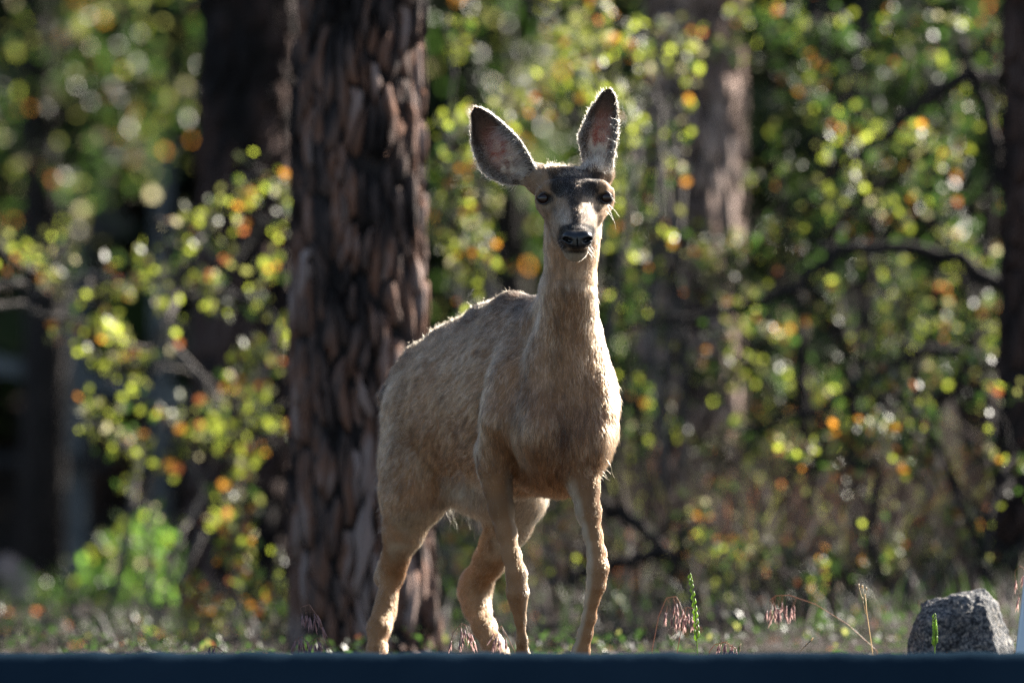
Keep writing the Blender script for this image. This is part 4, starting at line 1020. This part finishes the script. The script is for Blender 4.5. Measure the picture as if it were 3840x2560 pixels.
mb = MB(); a = P(3832, 2560, -.25); b = P(3896, 1990, -.25); d = (b - a).normalized(); u = d.cross(Vector((0, 1, 0)))
for (w, t, i0, i1) in ((.024, .016, 0, 1),):
    vv = [p + u * (i * w) + Vector((0, j * t, 0)) for p in (a, b) for i, j in ((-1, -1), (-.8, -1.15), (.8, -1.15), (1, -1), (1, 1), (-1, 1))]
    mb.add(vv, [(5, 4, 3, 2, 1, 0), (6, 7, 8, 9, 10, 11)] + [(k, (k + 1) % 6, 6 + (k + 1) % 6, 6 + k) for k in range(6)])
o = link('shaft', mb.mesh('shaft', [POST], False), po); o.location = -po.location

# ---------------------------------------------------------------- grasses on the verge
G_ST = leaf_mat('grass_stalk', (.30, .16, .12), (.35, .20, .13)); G_HD = leaf_mat('drooping_grass_head', (.32, .19, .20), (.55, .36, .33)); G_PL = leaf_mat('straw', (.42, .34, .24), (.6, .48, .32)); G_GR = leaf_mat('fresh_stem', (.18, .30, .05), (.45, .62, .10))
def awn(mb, p, d, l, rng_, mi):
    n = d.orthogonal().normalized(); e = p + d * l + Vector((0, 0, -l * .25)); m_ = p.lerp(e, .35)
    w = n * .0019; mb.add([p, m_ + w, e, m_ - w], [(0, 1, 2, 3)], mi); w = d.cross(n).normalized() * .0019; mb.add([p, m_ + w, e, m_ - w], [(0, 1, 2, 3)], mi)
def cheat(label, arc, y, nsp, drop, seed, group='drooping brome grass on the verge'):
    r = random.Random(seed); A = [P(*p, y) for p in arc]; root = empty('brome_grass', (A[0].x, y, 0)); tag(root, label, 'grass', group)
    fine = []
    for i in range(len(A) - 1):
        for t in np.linspace(0, 1, 4, endpoint=False): fine.append(A[i].lerp(A[i + 1], t))
    fine.append(A[-1]); fine.insert(0, Vector((A[0].x, y, 0.0)))
    mb = MB(); mb.tube(fine, .0010, 5); mb_ = mb
    link('stalk', mb.mesh('stalk', [G_ST]), root).location = -root.location
    hb_ = MB(); n = len(fine)
    for k in range(nsp):
        i = int(n * (.55 + .45 * k / nsp)); i = min(i, n - 1); p = fine[i]
        side = Vector((r.gauss(0, .35), r.gauss(0, .35), -1)).normalized(); l = drop * r.uniform(.45, 1)
        q = p + side * l + Vector((0, 0, 0)); mid = p.lerp(q, .45) + Vector((r.gauss(0, .006), r.gauss(0, .006), .01))
        hb_.tube([p, mid, q], .0004, 3, 0, False)
        sd = (side + Vector((0, 0, -.4))).normalized()
        for s in range(5):
            dd = (sd + Vector((r.gauss(0, .22), r.gauss(0, .22), 0))).normalized(); awn(hb_, q - sd * .010 + sd * s * .003, dd, r.uniform(.014, .028), r, 1)
        hb_.tube([q - sd * .010, q + sd * .004, q + sd * .016], [.0012, .0022, .0006], 5, 1)
    link('seed_head', hb_.mesh('seed_head', [G_ST, G_HD]), root).location = -root.location
cheat('tallest drooping brome head in front of the thick trunk, left of the hooves', [(1250, 2440), (1215, 2380), (1190, 2310), (1160, 2265), (1130, 2275)], -.45, 9, .050, 1)
cheat('short brome tuft at the left of the cluster below the thick trunk', [(1150, 2440), (1155, 2410), (1130, 2385), (1105, 2400)], -.45, 8, .028, 2)
cheat('small reddish brome arch right of the cluster below the thick trunk', [(1235, 2440), (1215, 2405), (1190, 2390), (1160, 2410)], -.5, 8, .026, 3)
cheat('tiny brome tip poking over the kerb left of the thick trunk', [(840, 2444), (815, 2425), (795, 2422), (780, 2432)], -.5, 5, .018, 4)
cheat('brome grass arching beside the rear hoof of the deer', [(1682, 2440), (1700, 2370), (1730, 2335), (1760, 2350)], -.1, 10, .055, 5)
cheat('brome grass bending between the two middle legs', [(1930, 2440), (1900, 2380), (1880, 2345), (1865, 2360)], -.05, 8, .05, 6)
cheat('brome grass with pinkish head left of the green stem', [(2445, 2440), (2470, 2310), (2500, 2240), (2535, 2235), (2550, 2260)], .1, 10, .06, 7)
cheat('short reddish brome right against the green stem', [(2540, 2440), (2560, 2330), (2575, 2275), (2600, 2280)], -.1, 9, .05, 8)
cheat('low round brome clump right of the green stem', [(2660, 2442), (2680, 2415), (2720, 2406), (2760, 2430)], -.4, 12, .024, 9)
cheat('big brome with long arching stalk and heavy pink drooping head', [(3290, 2440), (3180, 2340), (3060, 2265), (2960, 2230), (2910, 2232), (2885, 2250)], .25, 16, .065, 10)
cheat('brome head hanging at the right edge above the boulder', [(3850, 2440), (3850, 2250), (3840, 2130), (3822, 2120)], .1, 7, .05, 11)
def stem(name, label, pts, y, r0, m, kids, seed, leafm=None):
    r = random.Random(seed); A = [P(*p, y) for p in pts]; root = empty(name, (A[0].x, y, 0)); tag(root, label, 'plant')
    mb = MB(); mb.tube([Vector((A[0].x, y, 0))] + A, [r0] * 2 + [r0 * .8] * (len(A) - 1), 6); link('stem', mb.mesh('stem', [m]), root).location = -root.location
    kids(root, A, r)
    return root
def pods(root, A, r):
    for k in range(22):
        t = .12 + .88 * k / 22; f = t * (len(A) - 1); i = min(int(f), len(A) - 2); p = A[i].lerp(A[i + 1], f - i); s = 1 if k % 2 else -1
        e = p + Vector((s * .004 * (1.3 - t), r.uniform(-.003, .003), .013 + .012 * (1 - t))); mb = MB()
        mb.tube([p, p.lerp(e, .5) + Vector((s * .0035, 0, 0)), e], [.0010, .0026 * (1.3 - .5 * t), .0006], 6); link('pod', mb.mesh('pod', [G_GR]), root).location = -root.location
stem('green_plant', 'upright lime green stem with overlapping pods right of the deer', [(2615, 2440), (2612, 2370), (2605, 2290), (2592, 2200), (2585, 2160)], -.25, .0016, G_GR, pods, 1)
stem('green_plant', 'short green stem in front of the boulder', [(3505, 2440), (3507, 2380), (3503, 2310)], -.2, .0016, G_GR, pods, 2)
def buds(root, A, r):
    for (px, py, qx, qy) in ((3246, 2290, 3222, 2200), (3247, 2260, 3236, 2205), (3247, 2240, 3250, 2212), (3246, 2300, 3236, 2250)):
        y = root.location.y; mb = MB(); a = P(px, py, y); b = P(qx, qy, y); mb.tube([a, b], .0006, 5)
        link('twig', mb.mesh('twig', [G_PL]), root).location = -root.location
        mb = MB(); mb.tube([b, b + Vector((-.001, 0, .004)), b + Vector((-.001, 0, .009))], [.0012, .0026, .0012], 7); link('bud', mb.mesh('bud', [G_PL]), root).location = -root.location
stem('budding_plant', 'thin pinkish stem topped with tiny pale buds left of the boulder', [(3272, 2440), (3262, 2370), (3250, 2290), (3245, 2225)], -.2, .0013, G_PL, buds, 3)
def nop(root, A, r): pass
def tipbuds(root, A, r):
    for k in range(4):
        p = A[-1].lerp(A[-2], k * .3); mb = MB(); mb.tube([p, p + Vector((.004, 0, .004)), p + Vector((.006, 0, .009))], [.0012, .0024, .0008], 6); link('bud', mb.mesh('bud', [G_PL]), root).location = -root.location
stem('dry_plant', 'short dry sprig leaning right on the kerb edge', [(2995, 2446), (3015, 2425), (3040, 2402)], -.5, .0018, G_PL, tipbuds, 4)
stem('sprouting_plant', 'tiny green sprout beside the low round brome clump', [(2768, 2446), (2770, 2425)], -.4, .002, G_GR, tipbuds, 5)
# loose blades and straw along the verge, the dry litter and twigs beyond it
def tussock(name, x0, x1, y0, y1, n, hgt, mats_, seed, dens=None, bend=.5, wid=.0016):
    r = random.Random(seed); mb = MB(); k = 0
    while k < n:
        x = r.uniform(x0, x1); y = r.uniform(y0, y1)
        if dens and r.random() > dens(x, y): continue
        k += 1; z = gz(x, y) - .004; h = hgt * r.uniform(.35, 1.2); a = r.uniform(0, 6.28); b = bend * r.uniform(0, 1) * h
        dx, dy = math.cos(a), math.sin(a); w = wid * r.uniform(.7, 1.4); p = Vector((x, y, z)); s = Vector((-dy, dx, 0)) * w
        m_ = p + Vector((dx * b * .35, dy * b * .35, h * .6)); e = p + Vector((dx * b, dy * b, h))
        mb.add([p - s, p + s, m_ + s * .8, m_ - s * .8, e], [(0, 1, 2, 3), (3, 2, 4)], r.randrange(len(mats_)))
    o = link(name, mb.mesh(name, mats_, False)); o['kind'] = 'stuff'; return o
DRY2 = leaf_mat('dull_stalk', (.10, .075, .06), (.12, .09, .07), .6)
tag(tussock('grass', -1.5, 1.5, -.55, 1.4, 1100, .045, [G_PL, DRY2, L_OL, L_DG], 1), 'sparse short dry grass on the verge around the deer', 'grass')
DRY = leaf_mat('dry_stalk', (.055, .045, .042), (.035, .028, .026), .6); DRYP = leaf_mat('pale_dry_stalk', (.24, .21, .205), (.14, .12, .115), .5)
tag(tussock('dry_grass', -3.0, 3.6, 4.5, 14, 9000, .17, [DRY, DRY, DRY, DRY, DRYP, L_DG, L_DG], 2, lambda x, y: .12 + .88 / (1 + math.exp(-(x - .1) * 4)), 1.3, .0035), 'tangle of mauve dry grass and stalks on the rising ground', 'grass')
def litter():
    r = random.Random(9); mb = MB()
    for k in range(2600):
        x = r.uniform(-3, 3.8); y = r.uniform(3.5, 15); z = gz(x, y) + r.uniform(.002, .03)
        R3 = rot_to(Vector((r.gauss(0, 1), r.gauss(0, 1), r.gauss(0, .35))), r.uniform(-.6, .6)); s = r.uniform(.03, .06)
        mb.add([Vector((x, y, z)) + R3 @ (Vector(v) * s) for v in ((0, 0, 0), (.5, .35, .1), (1, 0, 0), (.5, -.35, .1))], [(0, 3, 2, 1)], r.choices(range(4), (1, 1, .15, 12))[0])
    o = link('leaf_litter', mb.mesh('leaf_litter', [L_RU, DRYP, L_OR, DRY], False)); tag(o, 'fallen leaves and bits of bark on the forest floor', 'leaves', kind='stuff')
litter()

BRD = leaf_mat('dark_brush', (.035, .026, .022), (.03, .02, .016), .6)
def brush():
    r = random.Random(15); mb = MB()
    for k in range(5200):
        px = r.triangular(1500, 3950, 3000); y = r.uniform(6.2, 12.5); x = at(px, y); z = gz(x, y)
        h = r.uniform(.10, .62) * (1.0 if px > 2300 else .6); d = Vector((r.gauss(0, .5), r.gauss(0, .4), 1)).normalized()
        p = Vector((x, y, z)); q = p + d * h * .6; e = q + (d + Vector((r.gauss(0, .6), r.gauss(0, .4), r.gauss(-.3, .4)))) * h * .5
        w = Vector((1, 0, 0)) * r.uniform(.0015, .0035)
        mb.add([p - w, p + w, q + w * .8, q - w * .8, e], [(0, 1, 2, 3), (3, 2, 4)], r.choices((0, 1, 2, 3, 4), (12, 6, 3, .6, .3))[0])
        if r.random() < .45:
            c = q.lerp(e, r.random()); R3 = rot_to(Vector((r.gauss(0, 1), r.gauss(0, 1), r.gauss(0, 1))), 0); s_ = r.uniform(.02, .034)
            mb.add([c + R3 @ (Vector(v) * s_) for v in ((0, 0, 0), (.5, .38, .1), (1, 0, 0), (.5, -.38, .1))], [(0, 3, 2, 1)], r.choices((3, 4, 5, 6, 7), (3, 1, 1, 7, 2))[0])
    o = link('undergrowth', mb.mesh('undergrowth', [BRD, DRY, DRYP, L_OL, L_RU, L_PA, L_DG, L_YG], False)); tag(o, 'dark tangled brush of twigs and small leaves covering the slope on the right', 'brush', kind='stuff')
brush()

def cover():
    r = random.Random(33); mb = MB()
    for k in range(7000):
        y = 2.2 + 6 * r.random() ** 1.3; px = r.uniform(-150, 3990); x = at(px, y)
        if noise.noise(Vector((x * 1.7, y * 1.2, 9))) < -.12: continue
        z = gz(x, y); h = r.uniform(.01, .10) * (1 + .5 * noise.noise(Vector((x * 2, y, 2))))
        R3 = rot_to(Vector((r.gauss(0, 1), r.gauss(0, 1), r.gauss(.5, 1))), 0); s_ = r.uniform(.014, .03); c = Vector((x, y, z + h))
        mb.add([c + R3 @ (Vector(v) * s_) for v in ((0, 0, 0), (.5, .4, .1), (1, 0, 0), (.5, -.4, .1))], [(0, 3, 2, 1)], r.choices(range(6), (14, 2, 1.2, .06, .5, 4))[0])
        if r.random() < .3: mb.add([Vector((x - .001, y, z)), Vector((x + .001, y, z)), c], [(0, 1, 2)], 5)
    o = link('ground_cover', mb.mesh('ground_cover', [L_DG, L_GR, L_OL, L_OR, L_RU, DRY], False)); tag(o, 'low dark leafy ground cover behind the verge', 'ground cover', kind='stuff')
cover()
